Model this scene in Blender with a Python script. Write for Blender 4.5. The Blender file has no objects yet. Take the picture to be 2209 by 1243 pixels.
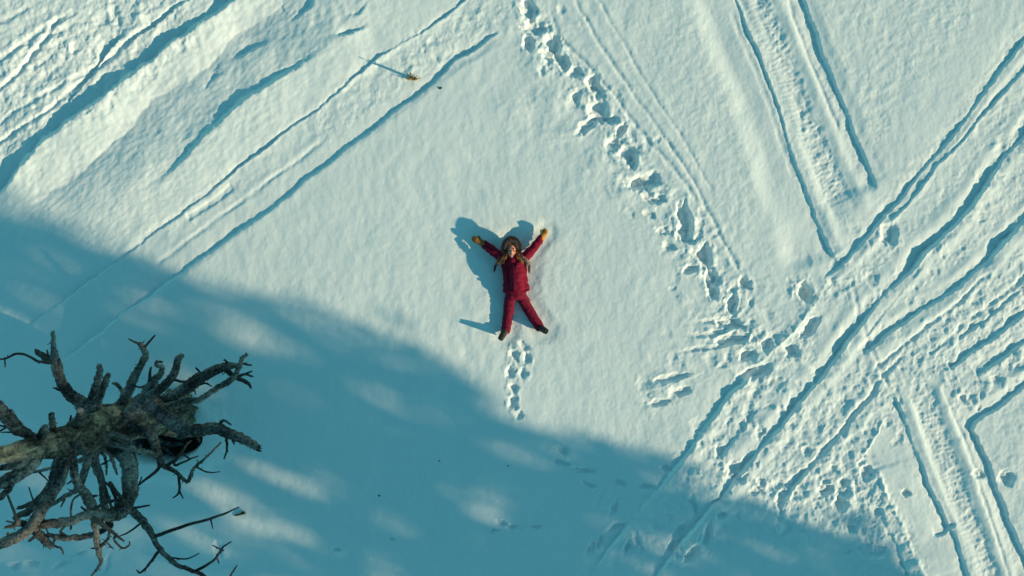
import bpy, bmesh, math, random
import numpy as np
from mathutils import Vector

random.seed(7)
rng = np.random.default_rng(11)
scene = bpy.context.scene

# ------------------------------------------------------------------ camera / sky / sun
H = 12.0            # drone height (m)
S = 133.0           # photograph pixels per metre on the snow
CX, CY = 1104.5, 621.5
SUN_EL = math.radians(19.0)
SD = np.array([-0.926, 0.377]); SD = SD / np.linalg.norm(SD)      # ground direction the light travels
SN = np.array([SD[1], -SD[0]])                                    # across it, towards the upper right
CT = 1.0 / math.tan(SUN_EL)

cam_d = bpy.data.cameras.new('camera')
cam = bpy.data.objects.new('camera', cam_d)
scene.collection.objects.link(cam)
cam.location = (0, 0, H)
cam.rotation_euler = (0, 0, 0)
cam_d.sensor_width = 36.0
cam_d.lens = 36.0 * H / (2209.0 / S)
cam_d.clip_end = 2000.0
cam_d.clip_start = 0.05
scene.camera = cam

world = bpy.data.worlds.new('World'); scene.world = world
world.use_nodes = True
wn = world.node_tree.nodes; wl = world.node_tree.links
wn.clear()
sky = wn.new('ShaderNodeTexSky'); sky.sky_type = 'NISHITA'; sky.sun_disc = False
sky.sun_elevation = SUN_EL
sky.sun_rotation = math.atan2(-SD[0], -SD[1])
sky.altitude = 2200; sky.air_density = 1.0; sky.dust_density = 0.3; sky.ozone_density = 2.0
tint = wn.new('ShaderNodeMix'); tint.data_type = 'RGBA'; tint.blend_type = 'MULTIPLY'
tint.inputs[0].default_value = 1.0
tint.inputs[7].default_value = (0.53, 1.30, 0.95, 1)              # the photograph's teal white balance
bg = wn.new('ShaderNodeBackground'); bg.inputs[1].default_value = 0.15
wo = wn.new('ShaderNodeOutputWorld')
wl.new(sky.outputs[0], tint.inputs[6]); wl.new(tint.outputs[2], bg.inputs[0]); wl.new(bg.outputs[0], wo.inputs[0])

sun_d = bpy.data.lights.new('sun', 'SUN')
sun_d.energy = 4.7; sun_d.angle = math.radians(0.5); sun_d.color = (1.0, 0.845, 0.55)
sun = bpy.data.objects.new('sun', sun_d); scene.collection.objects.link(sun)
ldir = Vector((SD[0] * math.cos(SUN_EL), SD[1] * math.cos(SUN_EL), -math.sin(SUN_EL)))
sun.rotation_euler = ldir.to_track_quat('-Z', 'Y').to_euler()
sun.location = (20, -10, 20)

vs = scene.view_settings
vs.view_transform = 'Standard'; vs.look = 'None'; vs.exposure = 0.0; vs.gamma = 1.0; vs.use_curve_mapping = False

# ------------------------------------------------------------------ helpers
def P(px, py, z=0.0):
    """the point at height z seen at photograph pixel (px, py)"""
    k = (H - z) / H / S
    return Vector(((px - CX) * k, (CY - py) * k, z))

_tab = rng.random((256, 256)) * 2 * np.pi
_gx, _gy = np.cos(_tab), np.sin(_tab)
def noise(x, y, seed=0):
    """2-d gradient noise, about -0.7..0.7"""
    x = np.asarray(x, dtype=np.float64) + seed * 17.31; y = np.asarray(y, dtype=np.float64) + seed * 41.77
    xi = np.floor(x).astype(np.int64); yi = np.floor(y).astype(np.int64)
    fx = x - xi; fy = y - yi
    u = fx * fx * fx * (fx * (fx * 6 - 15) + 10); v = fy * fy * fy * (fy * (fy * 6 - 15) + 10)
    def g(a, b):
        i = (xi + a) & 255; j = (yi + b) & 255
        return _gx[i, j] * (fx - a) + _gy[i, j] * (fy - b)
    n0 = g(0, 0) * (1 - u) + g(1, 0) * u
    n1 = g(0, 1) * (1 - u) + g(1, 1) * u
    return n0 * (1 - v) + n1 * v
def fbm(x, y, octs=4, seed=0, gain=0.5):
    r = 0; a = 1.0; f = 1.0
    for k in range(octs):
        r = r + a * noise(x * f, y * f, seed + k * 3); a *= gain; f *= 2.03
    return r
def sstep(a, b, x):
    t = np.clip((x - a) / (b - a), 0, 1)
    return t * t * (3 - 2 * t)

def new_mat(name):
    m = bpy.data.materials.new(name); m.use_nodes = True
    nt = m.node_tree; b = nt.nodes['Principled BSDF']
    return m, nt, b
def simple_mat(name, c1, c2, scale=20.0, rough=0.8, bump=0.3, bdist=0.01, stretch=(1, 1, 1), sheen=0.0, spec=0.3):
    m, nt, b = new_mat(name)
    tc = nt.nodes.new('ShaderNodeTexCoord'); mp = nt.nodes.new('ShaderNodeMapping')
    mp.inputs['Scale'].default_value = stretch
    nz = nt.nodes.new('ShaderNodeTexNoise'); nz.inputs['Scale'].default_value = scale; nz.inputs['Detail'].default_value = 6
    rp = nt.nodes.new('ShaderNodeValToRGB')
    rp.color_ramp.elements[0].position = 0.3; rp.color_ramp.elements[1].position = 0.7
    rp.color_ramp.elements[0].color = (*c1, 1); rp.color_ramp.elements[1].color = (*c2, 1)
    nt.links.new(tc.outputs['Object'], mp.inputs[0]); nt.links.new(mp.outputs[0], nz.inputs['Vector'])
    nt.links.new(nz.outputs[0], rp.inputs[0]); nt.links.new(rp.outputs[0], b.inputs['Base Color'])
    bp = nt.nodes.new('ShaderNodeBump'); bp.inputs['Strength'].default_value = bump; bp.inputs['Distance'].default_value = bdist
    nt.links.new(nz.outputs[0], bp.inputs['Height']); nt.links.new(bp.outputs[0], b.inputs['Normal'])
    b.inputs['Roughness'].default_value = rough
    b.inputs['Specular IOR Level'].default_value = spec
    if sheen: b.inputs['Sheen Weight'].default_value = sheen
    return m

def link(name, verts, faces, mat, parent=None, origin=None, smooth=True):
    me = bpy.data.meshes.new(name)
    o3 = np.array(origin if origin is not None else (0, 0, 0), dtype=float)
    v = np.asarray(verts, dtype=float).reshape(-1, 3) - o3
    me.from_pydata(v.tolist(), [], [list(map(int, f)) for f in faces])
    me.materials.append(mat)
    if smooth: me.shade_smooth()
    me.update()
    o = bpy.data.objects.new(name, me); scene.collection.objects.link(o)
    if parent is not None: o.parent = parent
    elif origin is not None: o.location = o3
    return o
def tag(o, label=None, cat=None, group=None, kind=None):
    if label: o['label'] = label
    if cat: o['category'] = cat
    if group: o['group'] = group
    if kind: o['kind'] = kind
    return o
def empty(name, loc):
    o = bpy.data.objects.new(name, None); scene.collection.objects.link(o); o.location = loc
    o.empty_display_size = 0.1
    return o

class MB:
    def __init__(self): self.v = []; self.f = []
    def add(self, v, f):
        n = len(self.v); self.v += [tuple(p) for p in v]; self.f += [tuple(i + n for i in q) for q in f]

def catmull(pts, n):
    """pts: list of tuples (any dimension) -> smooth resampling with n points for each span"""
    p = np.array(pts, dtype=float)
    if len(p) == 2:
        t = np.linspace(0, 1, n + 1)[:, None]; return p[0] * (1 - t) + p[1] * t
    q = np.vstack([2 * p[0] - p[1], p, 2 * p[-1] - p[-2]])
    out = []
    for i in range(1, len(q) - 2):
        a, b, c, d = q[i - 1], q[i], q[i + 1], q[i + 2]
        for k in range(n):
            t = k / n
            out.append(0.5 * (2 * b + (c - a) * t + (2 * a - 5 * b + 4 * c - d) * t * t + (3 * b - a - 3 * c + d) * t ** 3))
    out.append(p[-1])
    return np.array(out)

def tube(mb, pts, rs, rz=None, seg=10, up=(0, 0, 1), jag=0.0, flute=0.0, seed=0, caps=True, rnd=False, grain=0.0):
    """pts Nx3, rs / rz = side and 'up' radii for each ring"""
    pts = np.array(pts, dtype=float); N = len(pts)
    rs = np.array(rs, dtype=float); rz = rs if rz is None else np.array(rz, dtype=float)
    T = np.gradient(pts, axis=0); T /= np.maximum(np.linalg.norm(T, axis=1, keepdims=True), 1e-9)
    base = len(mb.v); vv = []
    U = np.array(up, dtype=float)
    if rnd:                                     # rounded ends
        pts = np.vstack([pts[0] - T[0] * rz[0] * .55, pts[0] - T[0] * rz[0] * .3, pts, pts[-1] + T[-1] * rz[-1] * .3, pts[-1] + T[-1] * rz[-1] * .55])
        rs = np.concatenate([[rs[0] * .5, rs[0] * .85], rs, [rs[-1] * .85, rs[-1] * .5]])
        rz = np.concatenate([[rz[0] * .5, rz[0] * .85], rz, [rz[-1] * .85, rz[-1] * .5]])
        T = np.vstack([T[:1], T[:1], T, T[-1:], T[-1:]]); N += 4
    prev = None
    an = np.linspace(0, 2 * np.pi, seg, endpoint=False)
    L = np.concatenate([[0], np.cumsum(np.linalg.norm(np.diff(pts, axis=0), axis=1))])
    for i in range(N):
        s = np.cross(T[i], U)
        if np.linalg.norm(s) < 0.15: s = np.cross(T[i], (0, 1, 0)) if prev is None else prev
        s = s - T[i] * np.dot(s, T[i]); s /= np.linalg.norm(s); prev = s
        w = np.cross(s, T[i])
        k = np.ones(seg)
        if flute:
            k += flute * noise(np.cos(an) * 2.2 + 9, np.sin(an) * 2.2 + L[i] * 1.1, seed) * 1.6
            k += flute * .6 * noise(np.cos(an) * 5 + 3, np.sin(an) * 5 + L[i] * 4.0, seed + 5)
        if grain:                               # long splits and knots in the wood
            g_ = noise(np.cos(an + L[i] * .35) * 7, np.sin(an + L[i] * .35) * 7 + L[i] * 1.3, seed + 9)
            k += grain * (.5 - 2.2 * np.abs(g_)) + grain * .6 * noise(np.cos(an) * 9 + 5, np.sin(an) * 9 + L[i] * 9, seed + 12)
            k -= .30 * sstep(.42, .55, noise(np.cos(an) * 2.6 + 1, np.sin(an) * 2.6 + L[i] * 3.2, seed + 20))
        ring = pts[i] + np.outer(np.cos(an) * rs[i] * k, s) + np.outer(np.sin(an) * rz[i] * k, w)
        if jag and i == N - 1: ring = ring + np.outer(rng.uniform(-1, 1, seg) * jag * rs[i], T[i])
        vv.append(ring)
    fs = []
    for i in range(N - 1):
        for j in range(seg):
            a = i * seg + j; b = i * seg + (j + 1) % seg
            fs.append((a, b, b + seg, a + seg))
    if caps:
        fs.append(tuple(range(seg - 1, -1, -1))); fs.append(tuple((N - 1) * seg + j for j in range(seg)))
    mb.add(np.vstack(vv), fs)

def remesh(name, mb, mat, voxel, parent=None, origin=None, smooth_it=6, disp=None):
    """weld overlapping closed pieces into one continuous skin"""
    o = link('tmp_' + name, mb.v, mb.f, mat)
    md = o.modifiers.new('r', 'REMESH'); md.mode = 'VOXEL'; md.voxel_size = voxel
    sm = o.modifiers.new('s', 'SMOOTH'); sm.iterations = smooth_it; sm.factor = 0.5
    dg = bpy.context.evaluated_depsgraph_get(); ev = o.evaluated_get(dg)
    me = bpy.data.meshes.new_from_object(ev)
    bpy.data.objects.remove(o)
    n = len(me.vertices)
    co = np.empty(n * 3); me.vertices.foreach_get('co', co); co = co.reshape(-1, 3)
    if disp is not None:
        no = np.empty(n * 3); me.vertex_normals.foreach_get('vector', no); no = no.reshape(-1, 3)
        co = co + no * disp(co)[:, None]
    if origin is not None: co = co - np.array(origin)
    me.vertices.foreach_set('co', co.ravel())
    me.name = name; me.shade_smooth(); me.update()
    ob = bpy.data.objects.new(name, me); scene.collection.objects.link(ob)
    if parent is not None: ob.parent = parent
    elif origin is not None: ob.location = origin
    return ob

# ------------------------------------------------------------------ snow ground (one sheet, fine in front of the drone)
def axis(half, step, far=420.0):
    n = int(round(half / step))
    c = np.arange(-n, n + 1) * step
    o = []; x = c[-1]; d = step
    while x < far:
        d *= 1.22; x += d; o.append(x)
    o = np.array(o)
    return np.concatenate([-o[::-1], c, o])
GX = axis(9.3, 0.0152); GY = axis(5.5, 0.0152)
NX, NY = len(GX), len(GY)
XX, YY = np.meshgrid(GX, GY)                     # rows = y
U = CX + XX * S; V = CY - YY * S                 # the same points in photograph pixels
Hh = np.zeros_like(XX)
inner = sstep(14.0, 9.8, np.abs(XX)) * sstep(9.0, 6.0, np.abs(YY))

# slow undulation, soft dimples and fine grain
Hh += 0.05 * fbm(XX * 0.16, YY * 0.16, 2, 1)
Hh += inner * 0.0105 * fbm(XX * 1.3, YY * 0.9, 2, 2)
Hh += inner * 0.0085 * noise(XX * 5.2 + .8 * noise(XX * 1.7, YY * 1.7, 7), YY * 2.9, 6) * (.7 + .8 * noise(XX * .5, YY * .5, 9))
Hh += inner * 0.0034 * fbm(XX * 9.0, YY * 6.5, 2, 4)
Hh += inner * (0.0013 + .0010 * sstep(900, 1500, U)) * fbm(XX * 21.0, YY * 18.0, 2, 8)

# edges of tracks are ragged: distances are taken from slightly pushed points
WU = U + 3.0 * noise(U / 16, V / 16, 21) + 1.8 * noise(U / 6, V / 6, 22) + 5 * noise(U / 60, V / 60, 23)
WV = V + 3.0 * noise(U / 16, V / 16, 24) + 1.8 * noise(U / 6, V / 6, 25) + 5 * noise(U / 60, V / 60, 26)

def window(poly, pad):
    p = np.array(poly, dtype=float)
    x0, y0 = p.min(0) - pad; x1, y1 = p.max(0) + pad
    gu = CX + GX * S; gv = CY - GY * S
    ix = np.where((gu >= x0) & (gu <= x1))[0]; iy = np.where((gv >= y0) & (gv <= y1))[0]
    if len(ix) == 0 or len(iy) == 0: return None
    return slice(iy[0], iy[-1] + 1), slice(ix[0], ix[-1] + 1)
def poly_dist(poly, sl, warp=True):
    """distance, signed distance (positive = left of travel in the picture, i.e. away from the sun for lines drawn
    from upper right to lower left), 0..1 along"""
    u = (WU if warp else U)[sl]; v = (WV if warp else V)[sl]
    best = np.full(u.shape, 1e9); sg = np.zeros(u.shape); al = np.zeros(u.shape)
    p = np.array(poly, dtype=float); seg = np.linalg.norm(np.diff(p, axis=0), axis=1); cum = np.concatenate([[0], np.cumsum(seg)])
    for i in range(len(p) - 1):
        a, b = p[i], p[i + 1]; d = (b - a) / seg[i]
        t = np.clip((u - a[0]) * d[0] + (v - a[1]) * d[1], 0, seg[i])
        dx = u - a[0] - t * d[0]; dy = v - a[1] - t * d[1]
        ds = np.hypot(dx, dy); m = ds < best
        best = np.where(m, ds, best)
        sg = np.where(m, np.where(dx * d[1] - dy * d[0] > 0, -ds, ds), sg)
        al = np.where(m, (cum[i] + t) / cum[-1], al)
    return best, sg, al
def ends(al, f=0.04):
    return sstep(0, f, al) * sstep(1, 1 - f, al)

def groove(poly, w, depth, berm=0.3, soft=3.0, f=0.04, warp=True):
    pad = w * 3 + 20; sl = window(poly, pad)
    if sl is None: return
    d, sg, al = poly_dist(poly, sl, warp)
    dp = depth * (0.75 + 0.5 * noise(al * 9, al * 0 + depth * 100, 31))
    prof = -(1 - sstep(w * 0.5 - soft, w * 0.5 + soft, d)) + berm * np.exp(-((d - w * 0.5 - soft - 4) / (w * 0.3 + 4)) ** 2)
    Hh[sl] += dp * prof * ends(al, f)
def away(poly):
    """+1 when 'sg > 0' is the side away from the sun"""
    p = np.array(poly, dtype=float); d = p[-1] - p[0]
    n = np.array([-d[1], d[0]])                   # sg>0 side: dx*d1-dy*d0<0
    L = np.array([SD[0], -SD[1]])
    return 1.0 if np.dot(n, L) > 0 else -1.0
def lip(poly, depth, run, wall=2.5, crest=0.25, f=0.04, sunrun=None, warp=True, vary=1.0):
    """the lower ground on the side away from the sun falls below a sharp edge and climbs back over 'run' pixels;
    'crest' is the height of the rim relative to the depth, fading over sunrun pixels towards the sun"""
    sunrun = sunrun or run * 0.5
    sl = window(poly, max(run, sunrun) * 3 + 10)
    if sl is None: return
    d, sg, al = poly_dist(poly, sl, warp)
    a = sg * away(poly)                            # > 0 away from the sun
    dp = depth * np.clip(0.85 + vary * (1.15 * noise(U[sl] / 105, V[sl] / 105, 37) + .6 * np.exp(-d / 40) * noise(U[sl] / 30, V[sl] / 30, 38)) + .5 * np.exp(-d / 10) * min(1, .05 / abs(depth)) * noise(U[sl] / 9, V[sl] / 9, 39), .02, 2)
    low = -sstep(-wall, wall, a) * np.exp(-np.maximum(a, 0) / run)
    rim = crest * np.where(a < 0, np.exp(-np.maximum(-a, 0) / sunrun), 1 - sstep(0, wall, a))
    Hh[sl] += dp * (low + rim) * ends(al, f)
def pit(px, py, a, b, ang, depth, rimh=0.16, edge=0.28):
    r = max(a, b) * 2.6
    sl = window([(px, py)], r)
    if sl is None: return
    u = WU[sl] - px; v = WV[sl] - py
    c, s = math.cos(math.radians(ang)), math.sin(math.radians(ang))
    x = (u * c + v * s) / a; y = (-u * s + v * c) / b
    q = np.hypot(x, y)
    k = px * .37 + py * .73
    q = q * (1 + .45 * noise(x * .9 + k, y * .9 + k) + .28 * noise(x * 2.3 - k, y * 2.3 + k))
    rm = .35 + 1.1 * noise(x * .8 + k, y * .8 - k)                       # thrown-up snow, here and there
    depth = depth * .7
    Hh[sl] += -depth * (1 - sstep(1 - edge * 1.6, 1 + edge, q)) * (1 + .35 * noise(x * 1.6 + k, y * 1.6, 3)) + depth * rimh * rm * np.exp(-((q - 1.5) / 0.4) ** 2)
rough = np.zeros_like(XX)
def roughen(poly, w, amt, f=0.08):
    sl = window(poly, w * 1.6)
    if sl is None: return
    d, sg, al = poly_dist(poly, sl)
    rough[sl] = np.maximum(rough[sl], amt * (1 - sstep(w * 0.35, w * 0.75, d)))
def band(poly, w, depth, edge=8, f=0.05):
    sl = window(poly, w)
    if sl is None: return
    d, sg, al = poly_dist(poly, sl)
    Hh[sl] += -depth * (1 - sstep(w * .5 - edge, w * .5 + edge, d)) * ends(al, f)
calm = np.ones_like(XX)
def smooth_band(poly, w):
    sl = window(poly, w)
    if sl is None: return
    d, sg, al = poly_dist(poly, sl, False)
    calm[sl] = np.minimum(calm[sl], 1 - .9 * (1 - sstep(w * .3, w * .6, d)))
def ridge(poly, sig, hgt, f=.05, calmw=2.6):
    sl = window(poly, sig * 4)
    if sl is None: return
    d, sg, al = poly_dist(poly, sl, False)
    k = np.clip(.9 + .7 * noise(U[sl] / 90, V[sl] / 90, 46), .2, 1.6)
    Hh[sl] += hgt * k * np.exp(-(d / sig) ** 2) * ends(al, f)
    if calmw: smooth_band(poly, sig * calmw)
def step_down(poly, w, drop, run, f=.05):
    """the ground falls smoothly towards the sun over w pixels, then climbs back slowly"""
    sl = window(poly, w + run * 3)
    if sl is None: return
    d, sg, al = poly_dist(poly, sl, False)
    a = -sg * away(poly) + 5 * noise(U[sl] / 40, V[sl] / 40, 47)
    k = np.clip(1 + .5 * noise(U[sl] / 110, V[sl] / 110, 49), .4, 1.5)
    Hh[sl] += -drop * k * sstep(-w * .3, w, a) * np.exp(-np.maximum(a - w, 0) / run) * ends(al, f)
def shift(poly, dx, dy): return [(x + dx, y + dy) for x, y in poly]
def treads(poly, w, pitch, amp):
    sl = window(poly, w)
    if sl is None: return
    p = np.array(poly, dtype=float); L = np.linalg.norm(np.diff(p, axis=0), axis=1).sum()
    d, sg, al = poly_dist(poly, sl)
    k = 0.5 + 0.9 * noise(U[sl] / 35, V[sl] / 35, 45)
    Hh[sl] += amp * k * np.sin(al * L / pitch * 2 * np.pi + 3.6 * noise(U[sl] / 22, V[sl] / 22, 44) + 1.5 * noise(U[sl] / 8, V[sl] / 8, 41) + sg / w * 2.4) * (1 - sstep(w * .32, w * .5, d)) * ends(al, .03)

# --- upper left: drifted banks and wide vehicle tracks
A1 = [(560, -60), (486, 5), (430, 48), (355, 96), (295, 142), (240, 190), (200, 222), (150, 255), (95, 300), (50, 350), (5, 405), (-60, 470)]
lip(A1, 0.17, 130, wall=10, crest=0.10, sunrun=30, f=0.02, vary=.5)
A2 = [(760, 30), (690, 110), (600, 168), (520, 220), (450, 282), (408, 330), (350, 388), (290, 430)]
lip(A2, 0.075, 150, wall=8, crest=0.15, sunrun=30, f=0.3, vary=.7)
aa = -((U - 450) * .63 + (V - 282) * .77) + 42 * noise(U / 150, V / 150, 27) + 14 * noise(U / 40, V / 40, 28) + 5 * noise(U / 14, V / 14, 29)
bankm = sstep(520, 330, V) * sstep(1010, 800, U * .8 - V * .25 + 250) * inner
bankp = np.interp(aa, [-130, -85, 0, 12, 120, 205, 330, 700], [0, .003, .06, .048, -.062, .055, -.03, 0])
Hh += bankm * bankp
for q in ([(690, -20), (668, 14), (620, 50)], [(580, 82), (545, 104), (492, 130)], [(480, 150), (448, 176), (430, 200)], [(800, 5), (775, 30), (745, 38)], [(800, 55), (760, 72), (715, 80)]):
    lip(q, 0.045, 40, wall=5, crest=0.5, f=0.4)
lip([(392, -10), (375, 12), (338, 42), (295, 72), (262, 105)], 0.045, 22, f=0.1)
lip([(262, 72), (238, 92), (200, 138), (165, 190), (135, 226)], 0.05, 18, f=0.1)
groove([(420, -20), (330, 40), (250, 100), (170, 172), (90, 240), (0, 300), (-50, 330)], 8, 0.03)
groove([(125, 30), (100, 70), (68, 112), (14, 172), (-40, 220)], 9, 0.035)
groove([(230, 120), (150, 168), (60, 215), (-40, 285)], 9, 0.02)
groove([(60, 10), (20, 36), (-40, 62)], 8, 0.02)
groove([(160, 20), (90, 60), (-40, 150)], 12, 0.02)
roughen([(330, -40), (200, 60), (90, 150), (-40, 250)], 200, 0.85)
roughen([(120, -40), (-40, 60)], 160, 0.5)
roughen([(420, 60), (240, 205), (120, 275)], 40, 0.5)

# the pair of straight tracks from the top centre down to the left
A3 = [(1060, -50), (1000, 2), (909, 70), (811, 124), (735, 196), (574, 316), (480, 390), (372, 474), (270, 550), (150, 640), (40, 720)]
A4 = [(1084, 62), (1040, 92), (983, 130), (933, 181), (865, 228), (735, 333), (650, 398), (574, 460), (473, 527), (360, 610), (250, 690), (120, 790)]
band([(1060, 30), (900, 140), (735, 262), (560, 395), (420, 500), (260, 620)], 112, 0.022, 10)
lip(A3, 0.030, 16, wall=2.5, crest=0.5, sunrun=10)
lip(A4, 0.031, 26, wall=2.5, crest=0.30, sunrun=9, vary=.7)
lip([(1082, 66), (983, 132), (933, 183)], 0.03, 20, f=.15)
groove([(700, 300), (560, 405), (430, 500), (330, 572)], 8, 0.012)
groove([(500, 402), (452, 438), (400, 470)], 14, 0.02)
roughen([(1070, 10), (960, 80), (880, 135), (800, 190), (700, 265)], 80, 0.5)
roughen([(700, 265), (520, 400), (380, 500)], 70, 0.25)

# --- footprints running down from the top centre
for (x, y, a, b, an, dp) in [
    (1140, 17, 20, 11, 75, .10), (1154, 56, 18, 11, 10, .09), (1139, 91, 13, 9, 80, .08), (1194, 93, 19, 11, 75, .10), (1188, 116, 15, 11, 20, .08),
    (1212, 134, 18, 9, 70, .09), (1237, 157, 14, 8, -10, .07), (1280, 176, 13, 11, 60, .09), (1287, 196, 14, 9, 60, .08), (1243, 211, 9, 8, 60, .06),
    (1290, 240, 19, 14, 60, .11), (1318, 258, 12, 7, 0, .06), (1268, 270, 20, 9, -35, .07), (1342, 281, 13, 8, -60, .08), (1328, 307, 14, 9, 0, .07),
    (1352, 330, 17, 14, 60, .11), (1362, 352, 11, 8, 80, .07), (1392, 392, 26, 13, -10, .11), (1370, 396, 14, 9, 0, .07), (1398, 425, 12, 8, 40, .06), (1420, 430, 12, 8, 0, .06),
    (1476, 468, 24, 11, 75, .11), (1477, 508, 16, 11, 50, .10), (1430, 500, 12, 7, 0, .05), (1520, 553, 19, 10, 75, .10), (1489, 580, 15, 7, -15, .06), (1534, 600, 17, 12, 80, .09),
    (1534, 628, 16, 9, 60, .08), (1607, 612, 12, 9, 60, .08), (1581, 658, 15, 9, 90, .09), (1577, 700, 19, 9, 5, .08), (1578, 732, 27, 9, -10, .09), (1652, 744, 12, 9, 90, .07),
    (1614, 766, 15, 8, -10, .07), (1634, 802, 24, 11, -20, .09), (1446, 816, 28, 8, -10, .06), (1468, 847, 15, 8, -20, .06), (1420, 868, 20, 7, -5, .05),
    (1738, 634, 16, 11, 65, .13), (1746, 706, 20, 11, -60, .07), (1707, 758, 11, 10, 60, .07), (1918, 503, 18, 15, 80, .07), (1880, 600, 14, 14, 0, .03),
    (1500, 545, 10, 6, 30, .05), (1445, 530, 12, 6, 20, .04), (1400, 465, 12, 6, 30, .04), (2170, 1030, 14, 11, 30, .07), (2110, 1024, 12, 7, 10, .05), (1955, 1062, 9, 6, 10, .05),
    (1550, 690, 30, 5, -8, .04), (1535, 718, 32, 5, -8, .04), (1520, 750, 30, 5, -8, .035)]:
    pit(x, y, a * 1.22, b * 1.25, an, dp * 1.15, rimh=.2)
roughen([(1130, -20), (1180, 90), (1290, 220), (1390, 390), (1480, 490), (1540, 600), (1600, 720), (1650, 800)], 70, 0.55)
# pushed-up snow on the sunny side of the trail
for (x, y, a, b, an, dp) in [(1105, 40, 28, 22, 70, -.035), (1165, 140, 30, 24, 60, -.035), (1190, 215, 30, 26, 60, -.04), (1110, 235, 30, 24, 60, -.025), (1225, 285, 40, 16, -12, -.03),
                              (1290, 350, 26, 20, 40, -.04), (1340, 420, 26, 16, 30, -.035), (1150, 70, 20, 12, 60, -.02), (1590, 632, 9, 8, 0, -.05), (1715, 628, 8, 16, 30, -.03), (1355, 195, 14, 9, -20, -.02)]:
    pit(x, y, a, b, an, dp, rimh=0.0, edge=0.8)
# thin ski lines beside the trail
groove([(1235, -20), (1252, 22), (1304, 112), (1357, 192), (1439, 306), (1500, 400), (1560, 520), (1600, 600)], 7, 0.016)
groove([(1185, 20), (1205, 76), (1304, 178), (1362, 258), (1440, 352), (1510, 440)], 8, 0.018)
groove([(1280, -20), (1330, 70), (1400, 190), (1480, 310), (1540, 420)], 6, 0.010)

# --- the snowmobile track, top right, running down
D2 = [(1580, -50), (1594, 0), (1606, 42), (1638, 119), (1672, 204), (1694, 266), (1708, 322), (1740, 412), (1767, 485), (1794, 546), (1811, 570)]
D3 = [(1715, -50), (1735, 0), (1758, 60), (1775, 111), (1795, 162), (1826, 236), (1850, 297), (1884, 385), (1892, 410)]
DM = [(1612, -40), (1633, 12), (1672, 96), (1712, 200), (1742, 280), (1790, 382), (1832, 470)]
band([(1655, -50), (1680, 20), (1745, 185), (1800, 320), (1850, 430)], 150, 0.025, 10)
lip(D2, 0.036, 14, wall=2.5, crest=0.55, sunrun=16)
lip(D3, 0.055, 30, wall=2.5, crest=0.20, sunrun=10)
band(DM, 52, 0.018, 7); treads(DM, 60, 11, 0.0042); roughen(DM, 62, 0.9)
groove([(1700, -20), (1716, 40), (1734, 90), (1770, 180), (1812, 282)], 7, 0.016)
groove([(1578, 20), (1610, 100), (1650, 200), (1690, 310), (1715, 380)], 9, 0.010)
D1 = [(1470, -50), (1486, 0), (1538, 135), (1588, 253), (1622, 365), (1648, 440), (1672, 520), (1700, 600)]
d_, s_, al_ = None, None, None
step_down(D1, 40, .055, 150); smooth_band(shift(D1, 70, -10), 110)
ridge(shift(D2, 22, -2), 13, .026); ridge(shift(DM, 48, -10), 13, .024); ridge(shift(D3, 16, 0), 12, .010)
ridge([(1655, 400), (1690, 470), (1725, 545), (1760, 600)], 30, .022, f=.45)
# the continuation below the crossing, down to the lower right
E2 = [(1930, 850), (1949, 901), (1976, 975), (2003, 1040), (2025, 1088), (2045, 1136), (2062, 1163), (2090, 1246), (2100, 1290)]
lip(E2, 0.036, 14, crest=.5, sunrun=14)
ridge(shift(E2, 20, 0), 12, .024)
EM = [(1975, 830), (1998, 876), (2030, 975), (2062, 1062), (2085, 1120), (2113, 1196), (2140, 1270)]
ridge(shift(EM, 42, -6), 13, .024); smooth_band([(1900, 950), (1940, 1050), (1990, 1130), (2040, 1240)], 70); band(EM, 50, 0.018, 7); treads(EM, 58, 11, 0.0042); roughen(EM, 66, 0.9)
groove([(2030, 830), (2070, 920), (2105, 1020), (2140, 1130), (2165, 1200), (2190, 1290)], 8, 0.018)
lip([(1890, 1010), (1906, 1052), (1930, 1100), (1965, 1180), (2000, 1260)], -0.05, 30, wall=8, crest=-.5, sunrun=60)
lip([(1895, 1090), (1915, 1140), (1945, 1200), (1975, 1270)], .04, 20)
lip([(2062, 1130), (2045, 1138), (2040, 1155), (2015, 1162)], 0.05, 12, f=.15)
groove([(1836, 600), (1846, 645), (1856, 696), (1880, 760), (1920, 840)], 9, 0.016)

# --- diagonal tracks on the right
C1 = [(2260, 20), (2209, 91), (2162, 149), (2118, 204), (2094, 243), (2023, 332), (1952, 416), (1874, 513), (1808, 580), (1773, 608)]
lip(C1, 0.042, 18, crest=.3, sunrun=9); ridge(shift(C1, 13, 9), 8, .016); smooth_band(shift(C1, -60, -40), 90)
lip([(1790, 600), (1763, 648), (1705, 726), (1655, 770), (1620, 800)], -0.03, 14, wall=5, crest=-.5, sunrun=14)
lip([(1640, 790), (1577, 849), (1536, 906), (1489, 974), (1440, 1035), (1399, 1082), (1321, 1180), (1270, 1250)], 0.045, 20, wall=5, crest=.7, sunrun=14)
lip([(2260, 95), (2209, 151), (2145, 221), (2094, 281), (2023, 356), (1985, 410), (1920, 480)], 0.038, 16, crest=.4, sunrun=9)
C3 = [(2260, 230), (2209, 295), (2162, 346), (2115, 420), (2043, 503), (1993, 548), (1962, 590), (1918, 628), (1874, 679), (1851, 708), (1807, 770), (1764, 826), (1705, 893), (1658, 953), (1611, 1002), (1584, 1042), (1540, 1088), (1439, 1213), (1400, 1270)]
lip(C3, 0.055, 22, crest=.5, sunrun=12, f=.02); ridge(shift(C3, 14, 8), 12, .022, f=.02); ridge(shift(C3, -26, -20), 14, .020, f=.02)
lip([(2015, 525), (1993, 550), (1958, 592)], 0.04, 22, f=.2); lip([(1835, 728), (1807, 771), (1762, 828)], 0.035, 20, f=.2)
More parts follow.
